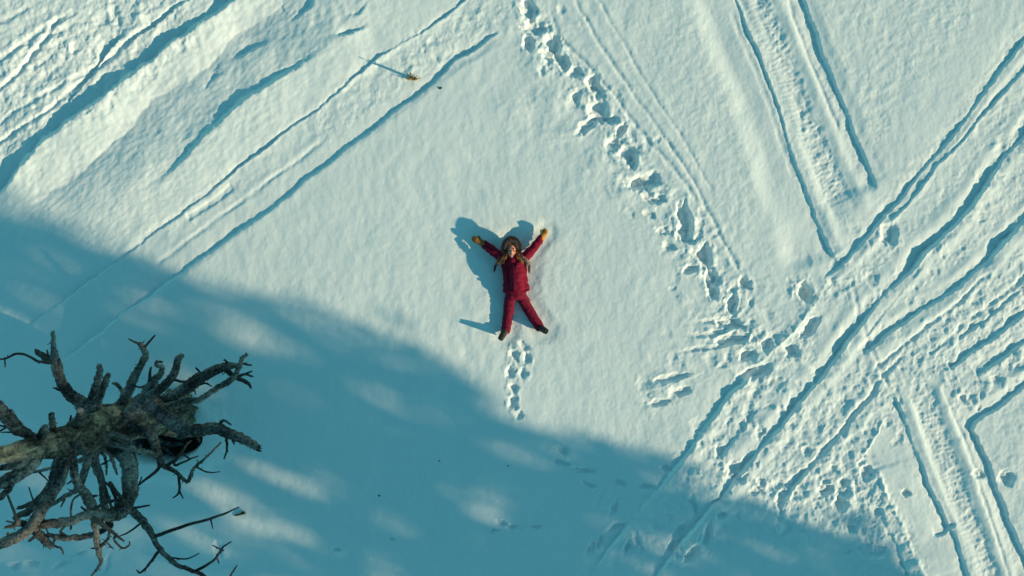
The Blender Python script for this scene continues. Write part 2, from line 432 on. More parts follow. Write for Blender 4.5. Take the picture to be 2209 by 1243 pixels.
C4 = [(2260, 420), (2209, 482), (2172, 515), (2138, 557), (2077, 611), (2043, 635), (1976, 679), (1908, 726), (1860, 770)]
lip(C4, 0.05, 20, crest=.3, sunrun=10); ridge(shift(C4, 14, 12), 13, .024); ridge(shift(C4, -20, -16), 10, .016); lip([(2240, 440), (2180, 508), (2140, 556)], 0.08, 34, f=.2)
groove([(2130, 590), (2043, 673), (1942, 750), (1880, 800)], 7, 0.022)
lip([(2260, 640), (2209, 682), (2145, 729), (2094, 763), (2048, 800)], 0.055, 22, crest=.4, sunrun=10)
lip([(2260, 695), (2209, 738), (2145, 786), (2108, 813)], 0.05, 25, crest=.3, sunrun=10)
C7 = [(2270, 785), (2209, 833), (2162, 873), (2103, 914), (2096, 926), (2104, 940), (2130, 994), (2147, 1044), (2167, 1092), (2185, 1142), (2211, 1199), (2235, 1250)]
ridge([(2250, 770), (2190, 815), (2140, 850), (2090, 885)], 14, .022); ridge([(2070, 940), (2105, 1020), (2135, 1100), (2165, 1190)], 12, .016)
lip(C7, 0.070, 30, wall=2.5, crest=0.12, sunrun=10, vary=.3)
lip([(2000, 560), (1960, 615), (1905, 680), (1850, 745)], 0.02, 15, f=.2)
groove([(1880, 850), (1800, 945), (1740, 1010), (1690, 1050)], 8, 0.022)
groove([(1955, 760), (1900, 820), (1830, 905), (1770, 975)], 7, 0.018)
lip([(1905, 905), (1860, 985), (1840, 1010)], -.03, 12, crest=-.5)
lip([(1745, 1010), (1715, 1050), (1690, 1085)], 0.06, 24, crest=.6, f=.2)
lip([(2209, 620), (2130, 690), (2060, 740)], 0.03, 12, f=.1)
lip([(1640, 880), (1600, 930), (1560, 985)], .03, 18, f=.2)
groove([(2250, 560), (2160, 640), (2080, 700), (2000, 770)], 8, .02)
for q, w, a in (([(2230, 240), (2100, 400), (1990, 540), (1900, 640), (1830, 760), (1740, 870), (1640, 1000)], 90, .65), ([(2230, 380), (2130, 500), (2020, 610)], 80, .55),
                ([(2230, 600), (2100, 690), (1960, 790), (1850, 900), (1760, 1010), (1680, 1080)], 190, .85), ([(1860, 640), (1930, 560)], 110, .6),
                ([(1720, 740), (1640, 860), (1580, 960)], 90, .7), ([(2230, 780), (2120, 850), (2060, 880)], 70, .8), ([(2020, 340), (2170, 180)], 60, .4),
                ([(1800, 1090), (1900, 1080)], 120, 1.0), ([(1540, 960), (1500, 1050), (1420, 1150)], 110, .6), ([(1960, 1200), (1880, 1240)], 90, .7), ([(1980, 130), (2130, 60)], 200, .3), ([(1530, 200), (1600, 380), (1560, 560)], 120, .28), ([(1400, 60), (1470, 200)], 200, .25)):
    roughen(q, w, a)

# --- footprints in the shade and in front of the person
for (x, y, a, b, an, dp) in [(1213, 975, 16, 8, 25, .045), (1208, 997, 17, 8, 20, .045), (1262, 1016, 18, 8, 10, .05), (1274, 1049, 17, 8, 22, .04), (1338, 1043, 16, 8, 15, .04),
    (1394, 1049, 15, 8, 0, .045), (1439, 1012, 17, 7, 8, .04), (1326, 1097, 17, 8, -65, .04), (1331, 1137, 18, 8, -25, .045), (1294, 1171, 18, 8, -65, .045), (1275, 1181, 18, 8, -55, .045),
    (1375, 1168, 17, 8, 65, .045), (1355, 1181, 17, 8, -70, .045), (1081, 1129, 13, 5, 10, .035), (1108, 1137, 13, 5, 5, .035), (1157, 1137, 11, 5, 0, .035), (1064, 1146, 12, 4, 0, .03),
    (1497, 1090, 20, 8, 75, .04), (1527, 1147, 25, 9, -80, .05), (1493, 1195, 20, 10, -50, .05), (1557, 1114, 10, 7, 0, .05), (1465, 1147, 20, 8, -50, .045), (1449, 1181, 18, 8, -60, .05),
    (30, 1222, 14, 8, -20, .035), (70, 1215, 14, 7, 0, .03), (130, 1218, 18, 7, -25, .03), (170, 1195, 14, 6, -20, .03), (230, 1220, 8, 20, 5, .03), (470, 1180, 9, 16, -10, .03),
    (845, 1164, 8, 4, 0, .03), (727, 1184, 9, 4, 0, .03), (1112, 765, 12, 9, 80, .045), (1138, 772, 10, 8, 80, .045), (1102, 800, 11, 9, 90, .045), (1128, 806, 10, 8, 80, .04),
    (1108, 838, 11, 9, 90, .045), (1104, 866, 9, 13, 10, .05), (1118, 895, 9, 9, 10, .035), (1130, 745, 14, 6, 30, .03)]:
    pit(x, y, a, b, an, dp * 1.4, rimh=0.3, edge=0.4)
for (x, y, a, b, an, dp) in [(1540, 1060, 16, 12, 0, -.03), (1500, 1020, 10, 10, 0, -.05), (1580, 1010, 16, 14, 0, .05), (1555, 975, 14, 10, -40, .06), (1608, 1000, 18, 10, -50, .06), (1640, 930, 15, 11, -40, .05),
                              (1600, 1030, 14, 10, 10, .05), (1640, 1040, 10, 8, 60, .05), (1780, 1058, 14, 10, 10, .06), (1740, 973, 10, 9, 0, .05), (1868, 1020, 14, 11, 40, .06), (1810, 1085, 16, 12, 20, .06), (1840, 1130, 18, 14, -30, .05), (1895, 1190, 16, 14, 0, .06),
                              (1870, 1160, 12, 20, -20, .05), (1820, 1040, 14, 10, -20, .05), (1630, 1060, 12, 8, -30, .05)]:
    pit(x, y, a, b, an, dp)

def churn(poly, half, n, size, depth, seed):
    g = random.Random(seed); p = catmull(poly, 8)
    for k in range(n):
        i = g.randrange(len(p)); x = p[i][0] + g.gauss(0, half * .6); y = p[i][1] + g.gauss(0, half * .6)
        a = g.uniform(*size); sgn = -0.8 if g.random() < .35 else 1.0
        pit(x, y, a, a * g.uniform(.5, .9), g.uniform(0, 180), sgn * .62 * g.uniform(*depth), rimh=.4 if sgn > 0 else 0, edge=.6)
churn([(1130, -10), (1190, 110), (1290, 230), (1370, 370), (1480, 500), (1540, 620), (1600, 740)], 50, 130, (6, 15), (.02, .05), 1)
churn([(1600, 700), (1640, 800), (1560, 960)], 60, 60, (6, 15), (.02, .05), 2)
churn([(1760, 640), (1840, 560), (1930, 500)], 45, 36, (6, 14), (.015, .04), 3)
churn([(1780, 760), (1700, 880), (1600, 1000), (1520, 1070)], 55, 90, (6, 15), (.02, .05), 4)
churn([(2200, 620), (2080, 700), (1950, 800), (1850, 920), (1780, 1020)], 80, 150, (6, 14), (.015, .04), 5)
churn([(1700, 1080), (1800, 1060), (1880, 1100), (1900, 1200)], 60, 80, (7, 18), (.03, .06), 6)
churn([(2230, 760), (2120, 850), (2040, 880)], 35, 50, (6, 13), (.02, .045), 7)
churn([(2230, 260), (2120, 420), (2010, 560), (1900, 680)], 35, 70, (5, 12), (.015, .035), 8)
churn([(260, 0), (140, 90), (20, 190)], 70, 90, (6, 16), (.015, .04), 9)
churn([(1040, 20), (960, 80), (880, 140)], 30, 36, (6, 13), (.012, .03), 10)
churn([(1400, 850), (1480, 780), (1540, 720)], 50, 40, (8, 22), (.015, .035), 11)
churn([(1330, 1130), (1420, 1180), (1520, 1140)], 60, 40, (8, 18), (.02, .04), 12)
churn([(430, 60), (300, 160), (180, 240)], 22, 40, (6, 14), (.015, .035), 13)
sl_ = sstep(1350, 1650, U) * .30 + sstep(700, 300, V) * sstep(900, 1250, U) * .14 + .12
rough = rough * calm
rough = np.maximum(rough, calm * sl_ * (.6 + .8 * noise(U / 150, V / 150, 48)))
# broken, lumpy snow where it has been churned up
lump = fbm(XX * 7.5, YY * 7.5, 3, 51, .55)
lump2 = np.abs(noise(XX * 11 + 2 * noise(XX * 4, YY * 4, 53), YY * 11, 52))
dirn = noise((XX * .77 + YY * .64) * 3.0, (-XX * .64 + YY * .77) * 12.0, 55)
Hh += rough * inner * (0.018 * lump + 0.020 * noise(XX * 4.2, YY * 4.2, 58) + 0.015 * (0.25 - lump2) + 0.010 * dirn + 0.003 * fbm(XX * 30, YY * 30, 2, 57))
# blown snow on the banks, upper left
bank = sstep(1000, 700, U + V) * inner
Hh += bank * 0.006 * fbm((XX * .77 + YY * .64) * 6.0, (-XX * .64 + YY * .77) * 14.0, 3, 61)

# hollow pressed by the lying person
def capsule_press(a, b, r, depth):
    sl = window([a, b], r * 2.4 + 8)
    d, sg, al = poly_dist([a, b], sl)
    return sl, depth * .5 * (1 - sstep(r * .6, r * 1.7, d))
press = np.zeros_like(XX)
for a, b, r, dp in (((1110, 560), (1113, 632), 40, .07), ((1100, 535), (1105, 550), 32, .05), ((1085, 560), (1032, 516), 20, .05), ((1132, 556), (1178, 498), 19, .05), ((1100, 640), (1088, 720), 24, .05), ((1122, 640), (1170, 712), 24, .05)):
    sl, hgt = capsule_press(a, b, r, dp); press[sl] = np.maximum(press[sl], hgt)
Hh -= press

# the melted well at the foot of the dead tree
wx, wy = 338, 946
q = np.hypot((WU - wx) / 96, (WV - wy) / 58)
well = 1 - sstep(0.80, 1.02, q)
Hh = Hh * (1 - well) + well * (-0.55 + 0.05 * fbm(XX * 6, YY * 6, 3, 71))
Hh += 0.05 * np.exp(-((q - 1.35) / .35) ** 2) * (q < 3)
soil = 1 - sstep(0.82, 0.93, q + 0.06 * noise(U / 9, V / 9, 73))
# bark crumbs darken the snow around the foot
crumbs = sstep(.34, .46, noise(U / 4.2, V / 4.2, 77) + 0.16 * noise(U / 20, V / 20, 78)) * np.exp(-((U - 350) / 95) ** 2 - ((V - 860) / 55) ** 2) * 0.8
soil = np.maximum(soil, crumbs)
# far from the frame the ground rolls a little
Hh += (1 - inner) * 0.8 * sstep(15, 80, np.hypot(XX, YY)) * fbm(XX * 0.02, YY * 0.02, 2, 81)

def ground_z(px, py):
    x, y = (px - CX) / S, (CY - py) / S
    return float(Hh[np.argmin(np.abs(GY - y)), np.argmin(np.abs(GX - x))])

# materials of the setting
def snow_material():
    m, nt, b = new_mat('snow')
    at = nt.nodes.new('ShaderNodeAttribute'); at.attribute_name = 'soil'
    tc = nt.nodes.new('ShaderNodeTexCoord')
    n1 = nt.nodes.new('ShaderNodeTexNoise'); n1.inputs['Scale'].default_value = 55; n1.inputs['Detail'].default_value = 5; n1.inputs['Roughness'].default_value = .6
    n2 = nt.nodes.new('ShaderNodeTexNoise'); n2.inputs['Scale'].default_value = 1.1; n2.inputs['Detail'].default_value = 4
    n3 = nt.nodes.new('ShaderNodeTexNoise'); n3.inputs['Scale'].default_value = 14; n3.inputs['Detail'].default_value = 6
    for n in (n1, n2, n3): nt.links.new(tc.outputs['Object'], n.inputs['Vector'])
    r2 = nt.nodes.new('ShaderNodeValToRGB')
    r2.color_ramp.elements[0].position = .3; r2.color_ramp.elements[1].position = .7
    r2.color_ramp.elements[0].color = (.80, .84, .84, 1); r2.color_ramp.elements[1].color = (.84, .86, .85, 1)
    r3 = nt.nodes.new('ShaderNodeValToRGB')
    r3.color_ramp.elements[0].color = (.010, .008, .006, 1); r3.color_ramp.elements[1].color = (.05, .038, .026, 1)
    nt.links.new(n2.outputs[0], r2.inputs[0]); nt.links.new(n3.outputs[0], r3.inputs[0])
    mx = nt.nodes.new('ShaderNodeMix'); mx.data_type = 'RGBA'
    nt.links.new(at.outputs['Fac'], mx.inputs[0]); nt.links.new(r2.outputs[0], mx.inputs[6]); nt.links.new(r3.outputs[0], mx.inputs[7])
    nt.links.new(mx.outputs[2], b.inputs['Base Color'])
    bp = nt.nodes.new('ShaderNodeBump'); bp.inputs['Strength'].default_value = .55; bp.inputs['Distance'].default_value = .006
    nt.links.new(n1.outputs[0], bp.inputs['Height']); nt.links.new(bp.outputs[0], b.inputs['Normal'])
    b.inputs['Roughness'].default_value = .75; b.inputs['Specular IOR Level'].default_value = .15
    return m
M_snow = snow_material()
me = bpy.data.meshes.new('snow_ground')
co = np.stack([XX, YY, Hh], -1).reshape(-1, 3)
idx = np.arange(NX * NY).reshape(NY, NX)
quads = np.stack([idx[:-1, :-1], idx[:-1, 1:], idx[1:, 1:], idx[1:, :-1]], -1).reshape(-1, 4)
me.vertices.add(len(co)); me.vertices.foreach_set('co', co.ravel())
me.loops.add(quads.size); me.loops.foreach_set('vertex_index', quads.ravel().astype(np.int32))
me.polygons.add(len(quads)); me.polygons.foreach_set('loop_start', np.arange(0, quads.size, 4, dtype=np.int32))
me.polygons.foreach_set('loop_total', np.full(len(quads), 4, dtype=np.int32))
me.update(calc_edges=True)
at = me.attributes.new('soil', 'FLOAT', 'POINT'); at.data.foreach_set('value', soil.ravel().astype(np.float32))
me.materials.append(M_snow); me.shade_smooth()
ground = bpy.data.objects.new('snow_ground', me); scene.collection.objects.link(ground)
tag(ground, 'wind-blown snow field crossed by tracks and footprints', 'snow', kind='structure')

# ------------------------------------------------------------------ the dead tree
def bark_material(name, dark, mid, light, scale):
    m, nt, b = new_mat(name)
    tc = nt.nodes.new('ShaderNodeTexCoord')
    n1 = nt.nodes.new('ShaderNodeTexNoise'); n1.inputs['Scale'].default_value = scale; n1.inputs['Detail'].default_value = 8; n1.inputs['Roughness'].default_value = .65
    n2 = nt.nodes.new('ShaderNodeTexNoise'); n2.inputs['Scale'].default_value = 2.3; n2.inputs['Detail'].default_value = 4
    mp = nt.nodes.new('ShaderNodeMapping'); mp.inputs['Scale'].default_value = (1, 1, .18)
    w = nt.nodes.new('ShaderNodeTexNoise'); w.inputs['Scale'].default_value = 30; w.inputs['Detail'].default_value = 5
    nt.links.new(tc.outputs['Object'], n1.inputs['Vector']); nt.links.new(tc.outputs['Object'], n2.inputs['Vector'])
    nt.links.new(tc.outputs['Object'], mp.inputs[0]); nt.links.new(mp.outputs[0], w.inputs['Vector'])
    r = nt.nodes.new('ShaderNodeValToRGB'); e = r.color_ramp.elements
    e[0].position = .41; e[0].color = (*dark, 1); e[1].position = .60; e[1].color = (*light, 1)
    k = e.new(.50); k.color = (*mid, 1)
    mm = nt.nodes.new('ShaderNodeMath'); mm.operation = 'ADD'
    m2 = nt.nodes.new('ShaderNodeMath'); m2.operation = 'MULTIPLY'; m2.inputs[1].default_value = .5
    nt.links.new(n1.outputs[0], mm.inputs[0]); nt.links.new(n2.outputs[0], mm.inputs[1]); nt.links.new(mm.outputs[0], m2.inputs[0])
    nt.links.new(m2.outputs[0], r.inputs[0]); nt.links.new(r.outputs[0], b.inputs['Base Color'])
    ad = nt.nodes.new('ShaderNodeMath'); ad.operation = 'ADD'
    nt.links.new(n1.outputs[0], ad.inputs[0]); nt.links.new(w.outputs[0], ad.inputs[1])
    bp = nt.nodes.new('ShaderNodeBump'); bp.inputs['Strength'].default_value = .9; bp.inputs['Distance'].default_value = .02
    nt.links.new(ad.outputs[0], bp.inputs['Height']); nt.links.new(bp.outputs[0], b.inputs['Normal'])
    b.inputs['Roughness'].default_value = .9; b.inputs['Specular IOR Level'].default_value = .1
    return m
M_trunk = bark_material('weathered_trunk_wood', (.020, .017, .015), (.12, .10, .08), (.36, .30, .21), 17)
M_branch = bark_material('grey_branch_bark', (.028, .026, .026), (.12, .11, .105), (.30, .27, .245), 24)
M_twig = bark_material('dark_twig_bark', (.022, .02, .02), (.06, .055, .05), (.12, .105, .095), 30)

TZ = 2.288
tb = P(380, 893, 0)
def trunk_z(px): return max(0.1, H * (1 - 722.0 / (CX - px)))
tree = empty('dead_tree', (tb.x, tb.y, 0))
tag(tree, 'bare dead tree with grey twisting branches standing in a dark melted hollow', 'tree')
TO = (tb.x, tb.y, 0)
# trunk
mb = MB()
tp = [(tb.x, tb.y, -.6, .46), (tb.x, tb.y, -.25, .37), (tb.x - .01, tb.y + .02, .1, .31)]
for px, py, r in ((340, 895, .285), (300, 903, .275), (250, 916, .25), (200, 933, .22), (150, 950, .165), (100, 962, .13), (50, 972, .10), (0, 982, .08), (-120, 1000, .06), (-220, 1012, .04)):
    z = trunk_z(px); p = P(px, py, z); tp.append((p.x, p.y, z, r))
c = catmull(tp, 22)
tube(mb, c[:, :3], c[:, 3], seg=96, up=(0, 1, 0), flute=.30, jag=.8, seed=3, grain=.11)
trunk = link('trunk', mb.v, mb.f, M_trunk, tree, TO)
# every stick grows out of the trunk or of an earlier stick: SK holds their centre lines as (X, Y, z, radius) in crop pixels
def seen(cw):
    k = H / (H - cw[:, 2]) * S
    return np.stack([(CX + cw[:, 0] * k) * TZ, (CY - cw[:, 1] * k - 700) * TZ, cw[:, 2], cw[:, 3] * k * TZ], 1)
SK = [seen(c[c[:, 2] > .05])]
def root_on(pts, own=None):
    """shift a stick in height so that it starts on its parent, and add the joint"""
    best = None
    for n_, line in enumerate(SK if own is None else [SK[i] for i in own]):
        d = np.hypot(line[:, 0] - pts[0][0], line[:, 1] - pts[0][1]); sc = d / (line[:, 3] + 8) + (0 if n_ == 0 else .12) + .25 * np.abs(line[:, 2] - pts[0][3])
        i = int(np.argmin(sc))
        if best is None or sc[i] < best[0]: best = (sc[i], line[i])
    q = best[1]; dz = q[2] - pts[0][3]
    out = [(p[0], p[1], p[2], p[3] + dz) for p in pts]
    gap = math.hypot(q[0] - pts[0][0], q[1] - pts[0][1])
    if gap > 3: out = [(q[0], q[1], min(pts[0][2], q[3]), q[2])] + out
    return out

def stick(mb, pts, seed=0, seg=10, flute=.12, jag=.9, n=6, spur=0.0, grain=0.0):
    """pts: (X, Y in crop pixels, radius in crop pixels, z)"""
    w = []
    for (x, y, r, z) in pts:
        px, py = x / TZ, 700 + y / TZ
        p = P(px, py, z); w.append((p.x, p.y, z, r / TZ * (H - z) / H / S))
    c = catmull(w, n); c[:, 3] = np.maximum(c[:, 3], .0035)
    SK.append(seen(c))
    k = np.arange(len(c))
    wob = np.minimum(c[:, 3] * .35, .012)
    c[1:-1, 0] += (wob * noise(k * .45, k * 0 + seed * 1.7, 5))[1:-1] * 2; c[1:-1, 1] += (wob * noise(k * .45, k * 0 + seed * 2.3, 9))[1:-1] * 2
    c[:, 3] *= 1 + .16 * noise(k * .6, k * 0 + seed * 3.1, 13)
    tube(mb, c[:, :3], c[:, 3], seg=seg, flute=flute, jag=jag, seed=seed, grain=grain)
    # short broken spurs along the stick
    if spur:
        for i in range(2, len(c) - 1):
            if random.random() < spur:
                d = Vector((random.uniform(-1, 1), random.uniform(-1, 1), random.uniform(-.2, .8))).normalized()
                a = Vector(c[i, :3]) + d * c[i, 3] * .7; L = c[i, 3] * .35 + random.uniform(.015, .05)
                e = a + d * L + Vector((random.uniform(-.01, .01), random.uniform(-.01, .01), 0))
                tube(mb, [a, (a + e) / 2, e], [min(.012, c[i, 3] * .3 + .002), .006, .003], seg=5)
def zs(pts, z0, z1):
    n = len(pts); return [(p[0], p[1], p[2], z0 + (z1 - z0) * i / (n - 1)) for i, p in enumerate(pts)]
# branch: (points (X, Y, radius), z at the foot, z at the tip, [twigs: (points, z0, z1)])
BR = [
 ([(455, 425, 30), (400, 385, 29), (340, 340, 27), (300, 275, 24), (275, 190, 24), (267, 120, 12), (262, 38, 9)], 2.4, 3.0,
  [([(275, 185, 20), (220, 160, 16), (180, 132, 13)], 2.85, 3.0), ([(262, 190, 8), (190, 182, 7), (130, 152, 6), (80, 147, 6), (30, 168, 5), (-20, 172, 4)], 2.85, 3.1), ([(25, 168, 4), (25, 210, 3)], 3.05, 3.0),
   ([(300, 325, 7), (262, 312, 4)], 2.7, 2.75), ([(288, 215, 8), (294, 168, 4)], 2.85, 2.95), ([(240, 165, 7), (232, 128, 4)], 2.9, 3.0)]),
 ([(440, 450, 28), (455, 380, 24), (478, 300, 20), (490, 240, 15), (489, 203, 11)], 2.3, 2.9, []),
 ([(455, 450, 22), (490, 360, 18), (515, 300, 16), (535, 246, 11)], 2.15, 2.5, []),
 ([(585, 440, 30), (625, 350, 22), (665, 260, 18), (700, 195, 15), (718, 145, 14), (690, 96, 12)], 1.6, 2.4,
  [([(690, 100, 7), (640, 74, 4)], 2.38, 2.5), ([(708, 118, 7), (765, 54, 4)], 2.35, 2.5), ([(672, 240, 10), (685, 210, 6)], 2.1, 2.2)]),
 ([(645, 370, 12), (608, 335, 11), (582, 300, 9), (558, 290, 5)], 1.4, 1.7, []),
 ([(560, 495, 34), (640, 440, 34), (700, 385, 28), (740, 300, 18), (785, 250, 13), (802, 213, 9), (776, 205, 8), (772, 186, 7), (800, 184, 5)], 1.7, 1.9,
  [([(738, 290, 9), (745, 213, 5)], 1.85, 2.0), ([(722, 305, 7), (690, 310, 5), (662, 303, 4)], 1.85, 1.8)]),
 ([(690, 400, 30), (760, 340, 26), (815, 300, 20), (855, 255, 18), (872, 205, 16), (880, 172, 15), (898, 155, 10)], 1.25, 1.7,
  [([(858, 272, 7), (920, 285, 6), (970, 262, 5), (1000, 250, 4)], 1.45, 1.5)]),
 ([(800, 425, 40), (870, 350, 34), (930, 305, 30), (1000, 258, 26), (1090, 215, 22), (1140, 205, 16), (1185, 205, 9)], .9, 1.6,
  [([(1120, 225, 14), (1165, 262, 12), (1220, 288, 9), (1240, 316, 4)], 1.45, 1.5), ([(1105, 212, 9), (1118, 190, 7), (1108, 172, 4)], 1.45, 1.6), ([(1150, 205, 10), (1190, 195, 7), (1243, 201, 4)], 1.55, 1.6),
   ([(850, 345, 8), (930, 290, 7), (990, 252, 6), (968, 215, 4)], 1.4, 1.5), ([(935, 265, 5), (955, 310, 5), (965, 345, 3)], 1.5, 1.4), ([(955, 312, 5), (1010, 290, 5), (1045, 306, 3)], 1.45, 1.4)]),
 ([(770, 430, 22), (880, 390, 17), (985, 372, 15), (1060, 322, 14), (1150, 265, 13), (1185, 210, 10), (1195, 168, 9), (1222, 150, 5)], 1.2, 1.9,
  [([(1160, 258, 9), (1205, 248, 7), (1245, 230, 4)], 1.75, 1.8), ([(1215, 246, 7), (1248, 258, 4)], 1.78, 1.75), ([(1190, 180, 6), (1186, 160, 4)], 1.87, 1.9), ([(1210, 160, 5), (1215, 140, 3)], 1.9, 1.95)]),
 ([(690, 365, 26), (760, 415, 34), (830, 465, 38), (885, 505, 36), (940, 526, 32), (1060, 512, 27), (1130, 538, 25), (1215, 575, 22), (1280, 612, 16)], 1.5, 1.5,
  [([(1080, 505, 9), (1102, 474, 7), (1142, 496, 4)], 1.55, 1.6), ([(1118, 550, 8), (1120, 620, 6), (1106, 664, 4)], 1.5, 1.3), ([(1143, 555, 7), (1156, 592, 4)], 1.5, 1.4), ([(968, 540, 10), (985, 578, 6)], 1.45, 1.35)]),
 ([(570, 540, 24), (690, 522, 24), (750, 552, 22), (772, 620, 20), (800, 688, 14), (870, 730, 10), (925, 776, 9), (960, 708, 8), (1020, 655, 6), (1092, 582, 4)], 1.8, 1.5,
  [([(880, 740, 7), (885, 825, 6), (853, 857, 3)], 1.6, 1.5), ([(885, 822, 5), (905, 860, 3)], 1.52, 1.5), ([(965, 704, 5), (1030, 730, 4), (1086, 727, 3)], 1.55, 1.5),
   ([(775, 650, 12), (785, 706, 9), (720, 765, 7), (636, 826, 4)], 1.65, 1.7), ([(820, 700, 10), (880, 655, 8), (925, 590, 6), (945, 575, 4)], 1.6, 1.3), ([(868, 695, 6), (940, 662, 5), (980, 650, 3)], 1.5, 1.4), ([(905, 640, 6), (940, 668, 4)], 1.45, 1.4),
   ([(690, 780, 4), (700, 752, 3)], 1.7, 1.75)]),
 ([(540, 600, 34), (600, 625, 38), (640, 690, 38), (642, 780, 36), (640, 850, 34), (600, 915, 36), (540, 940, 30), (450, 935, 22), (350, 968, 22), (250, 985, 21), (150, 995, 18), (80, 970, 14)], 1.9, 3.0,
  [([(88, 978, 8), (60, 900, 6), (20, 800, 4)], 2.95, 3.2), ([(95, 988, 10), (60, 995, 9), (22, 1002, 6)], 2.95, 3.0), ([(215, 960, 6), (180, 910, 5), (142, 803, 3)], 2.9, 3.1), ([(100, 990, 6), (30, 970, 4)], 3.0, 3.05),
   ([(450, 940, 14), (520, 1000, 12), (560, 1030, 8), (612, 1070, 5)], 2.5, 2.5), ([(572, 1040, 5), (565, 1066, 5), (600, 1104, 5), (636, 1092, 5), (640, 1070, 3)], 2.4, 2.4), ([(470, 915, 10), (520, 880, 9), (590, 870, 7), (640, 900, 5)], 2.5, 2.4)]),
 ([(585, 885, 20), (660, 930, 17), (720, 990, 15), (790, 1108, 12), (880, 1188, 11), (980, 1228, 9), (1040, 1275, 7)], 2.2, 1.9,
  [([(775, 1042, 9), (920, 992, 8), (1080, 945, 6), (1180, 901, 3)], 2.05, 1.9), ([(790, 1108, 8), (740, 1180, 7), (695, 1226, 5), (674, 1213, 3)], 2.0, 1.9), ([(850, 1152, 5), (920, 1158, 4), (983, 1130, 3)], 2.0, 2.0),
   ([(965, 1218, 8), (1050, 1168, 7), (1100, 1100, 5), (1143, 1072, 3)], 1.95, 1.9), ([(640, 910, 7), (740, 893, 4)], 2.15, 2.1), ([(715, 962, 6), (640, 1022, 5), (588, 1046, 3)], 2.1, 2.1), ([(1100, 1115, 4), (1050, 1090, 3)], 1.9, 1.9),
   ([(1040, 1274, 6), (1120, 1262, 6), (1150, 1220, 5), (1170, 1188, 3)], 1.8, 1.8), ([(1040, 960, 5), (1050, 1008, 3)], 1.95, 1.9), ([(540, 780, 8), (585, 840, 9), (640, 905, 9)], 2.0, 2.2), ([(1070, 1145, 4), (1080, 1180, 3)], 1.9, 1.9)]),
 ([(305, 600, 32), (303, 690, 34), (275, 790, 33), (220, 880, 29), (180, 960, 26), (130, 1020, 24), (60, 1060, 23), (-30, 1095, 20)], 2.6, 2.7,
  [([(240, 825, 20), (165, 880, 14), (90, 905, 9)], 2.6, 2.5), ([(205, 880, 22), (140, 920, 18), (75, 955, 13)], 2.6, 2.5), ([(45, 1055, 9), (38, 1030, 5)], 2.7, 2.75), ([(200, 1010, 6), (140, 1070, 4)], 2.6, 2.5)]),
 ([(355, 620, 20), (365, 720, 18), (385, 790, 18), (430, 850, 23), (452, 905, 20), (470, 1000, 14), (485, 1108, 13), (495, 1180, 7), (452, 1240, 4)], 2.4, 2.1,
  [([(485, 1105, 6), (450, 1105, 3)], 2.15, 2.15), ([(490, 1105, 9), (530, 1062, 8), (545, 1010, 6)], 2.15, 2.2), ([(520, 1070, 4), (560, 1108, 3)], 2.15, 2.1), ([(440, 930, 6), (400, 900, 5)], 2.2, 2.1)]),
 ([(430, 600, 20), (425, 700, 18), (402, 790, 14), (368, 815, 9)], 2.3, 2.2, [([(420, 740, 6), (360, 770, 5), (328, 790, 3)], 2.2, 2.2), ([(400, 830, 5), (355, 880, 5), (350, 1010, 5)], 2.1, 2.0)]),
 ([(460, 590, 22), (470, 690, 20), (500, 770, 17), (512, 870, 15), (530, 960, 13), (548, 1005, 10)], 2.2, 1.9, [([(500, 770, 10), (530, 840, 9), (550, 900, 6)], 2.0, 1.9), ([(520, 780, 5), (580, 840, 4)], 2.0, 2.0)]),
 ([(385, 815, 12), (320, 850, 11), (280, 875, 9), (232, 906, 6)], 2.1, 2.0, [([(330, 845, 5), (300, 900, 4)], 2.0, 2.0), ([(400, 830, 10), (440, 850, 9), (480, 845, 5)], 2.1, 2.1)]),
 ([(545, 990, 14), (510, 1015, 14), (430, 1045, 14), (330, 1052, 13), (228, 1040, 8)], 1.9, 2.0, [([(330, 1050, 8), (300, 1020, 6), (330, 990, 4)], 2.0, 2.0), ([(280, 1050, 8), (262, 1090, 6), (300, 1105, 5), (313, 1136, 3)], 2.0, 2.0), ([(240, 1035, 4), (225, 1005, 3)], 2.0, 2.0)]),
 ([(165, 1005, 16), (215, 1065, 18), (252, 1098, 12)], 2.4, 2.2, [([(190, 1040, 5), (145, 1072, 3)], 2.3, 2.3)]),
 ([(200, 600, 36), (150, 690, 33), (75, 750, 30), (-30, 800, 27)], 2.9, 3.3, []),
 ([(150, 630, 24), (95, 690, 20), (8, 708, 14)], 3.0, 3.2, []),
 ([(60, 770, 16), (40, 820, 15), (-20, 870, 12)], 2.8, 2.9, []),
 ([(165, 560, 18), (85, 515, 27), (40, 455, 30), (-15, 400, 28)], 3.2, 3.7, [([(4, 420, 8), (5, 378, 4)], 3.6, 3.7), ([(40, 500, 6), (-10, 535, 4)], 3.4, 3.4), ([(30, 505, 5), (-20, 495, 4)], 3.4, 3.5), ([(60, 530, 5), (5, 533, 3)], 3.3, 3.3)]),
 ([(262, 520, 14), (258, 480, 14), (254, 446, 12)], 3.0, 3.5, []),
 ([(350, 515, 24), (385, 475, 22), (402, 440, 16), (385, 418, 10)], 2.7, 3.2, [([(345, 480, 6), (350, 450, 4)], 2.9, 3.0)]),
 ([(190, 570, 18), (215, 530, 20), (222, 505, 12)], 3.2, 3.5, []),
 ([(460, 560, 16), (600, 600, 15), (700, 625, 14), (775, 645, 10)], 2.0, 1.6, [([(690, 600, 10), (690, 640, 6)], 1.6, 1.4)]),
 ([(480, 600, 9), (520, 662, 7), (526, 742, 4)], 1.9, 1.8, [([(500, 690, 4), (545, 670, 3)], 1.85, 1.9)]),
 ([(535, 615, 11), (555, 670, 9), (577, 740, 5)], 1.8, 1.7, []),
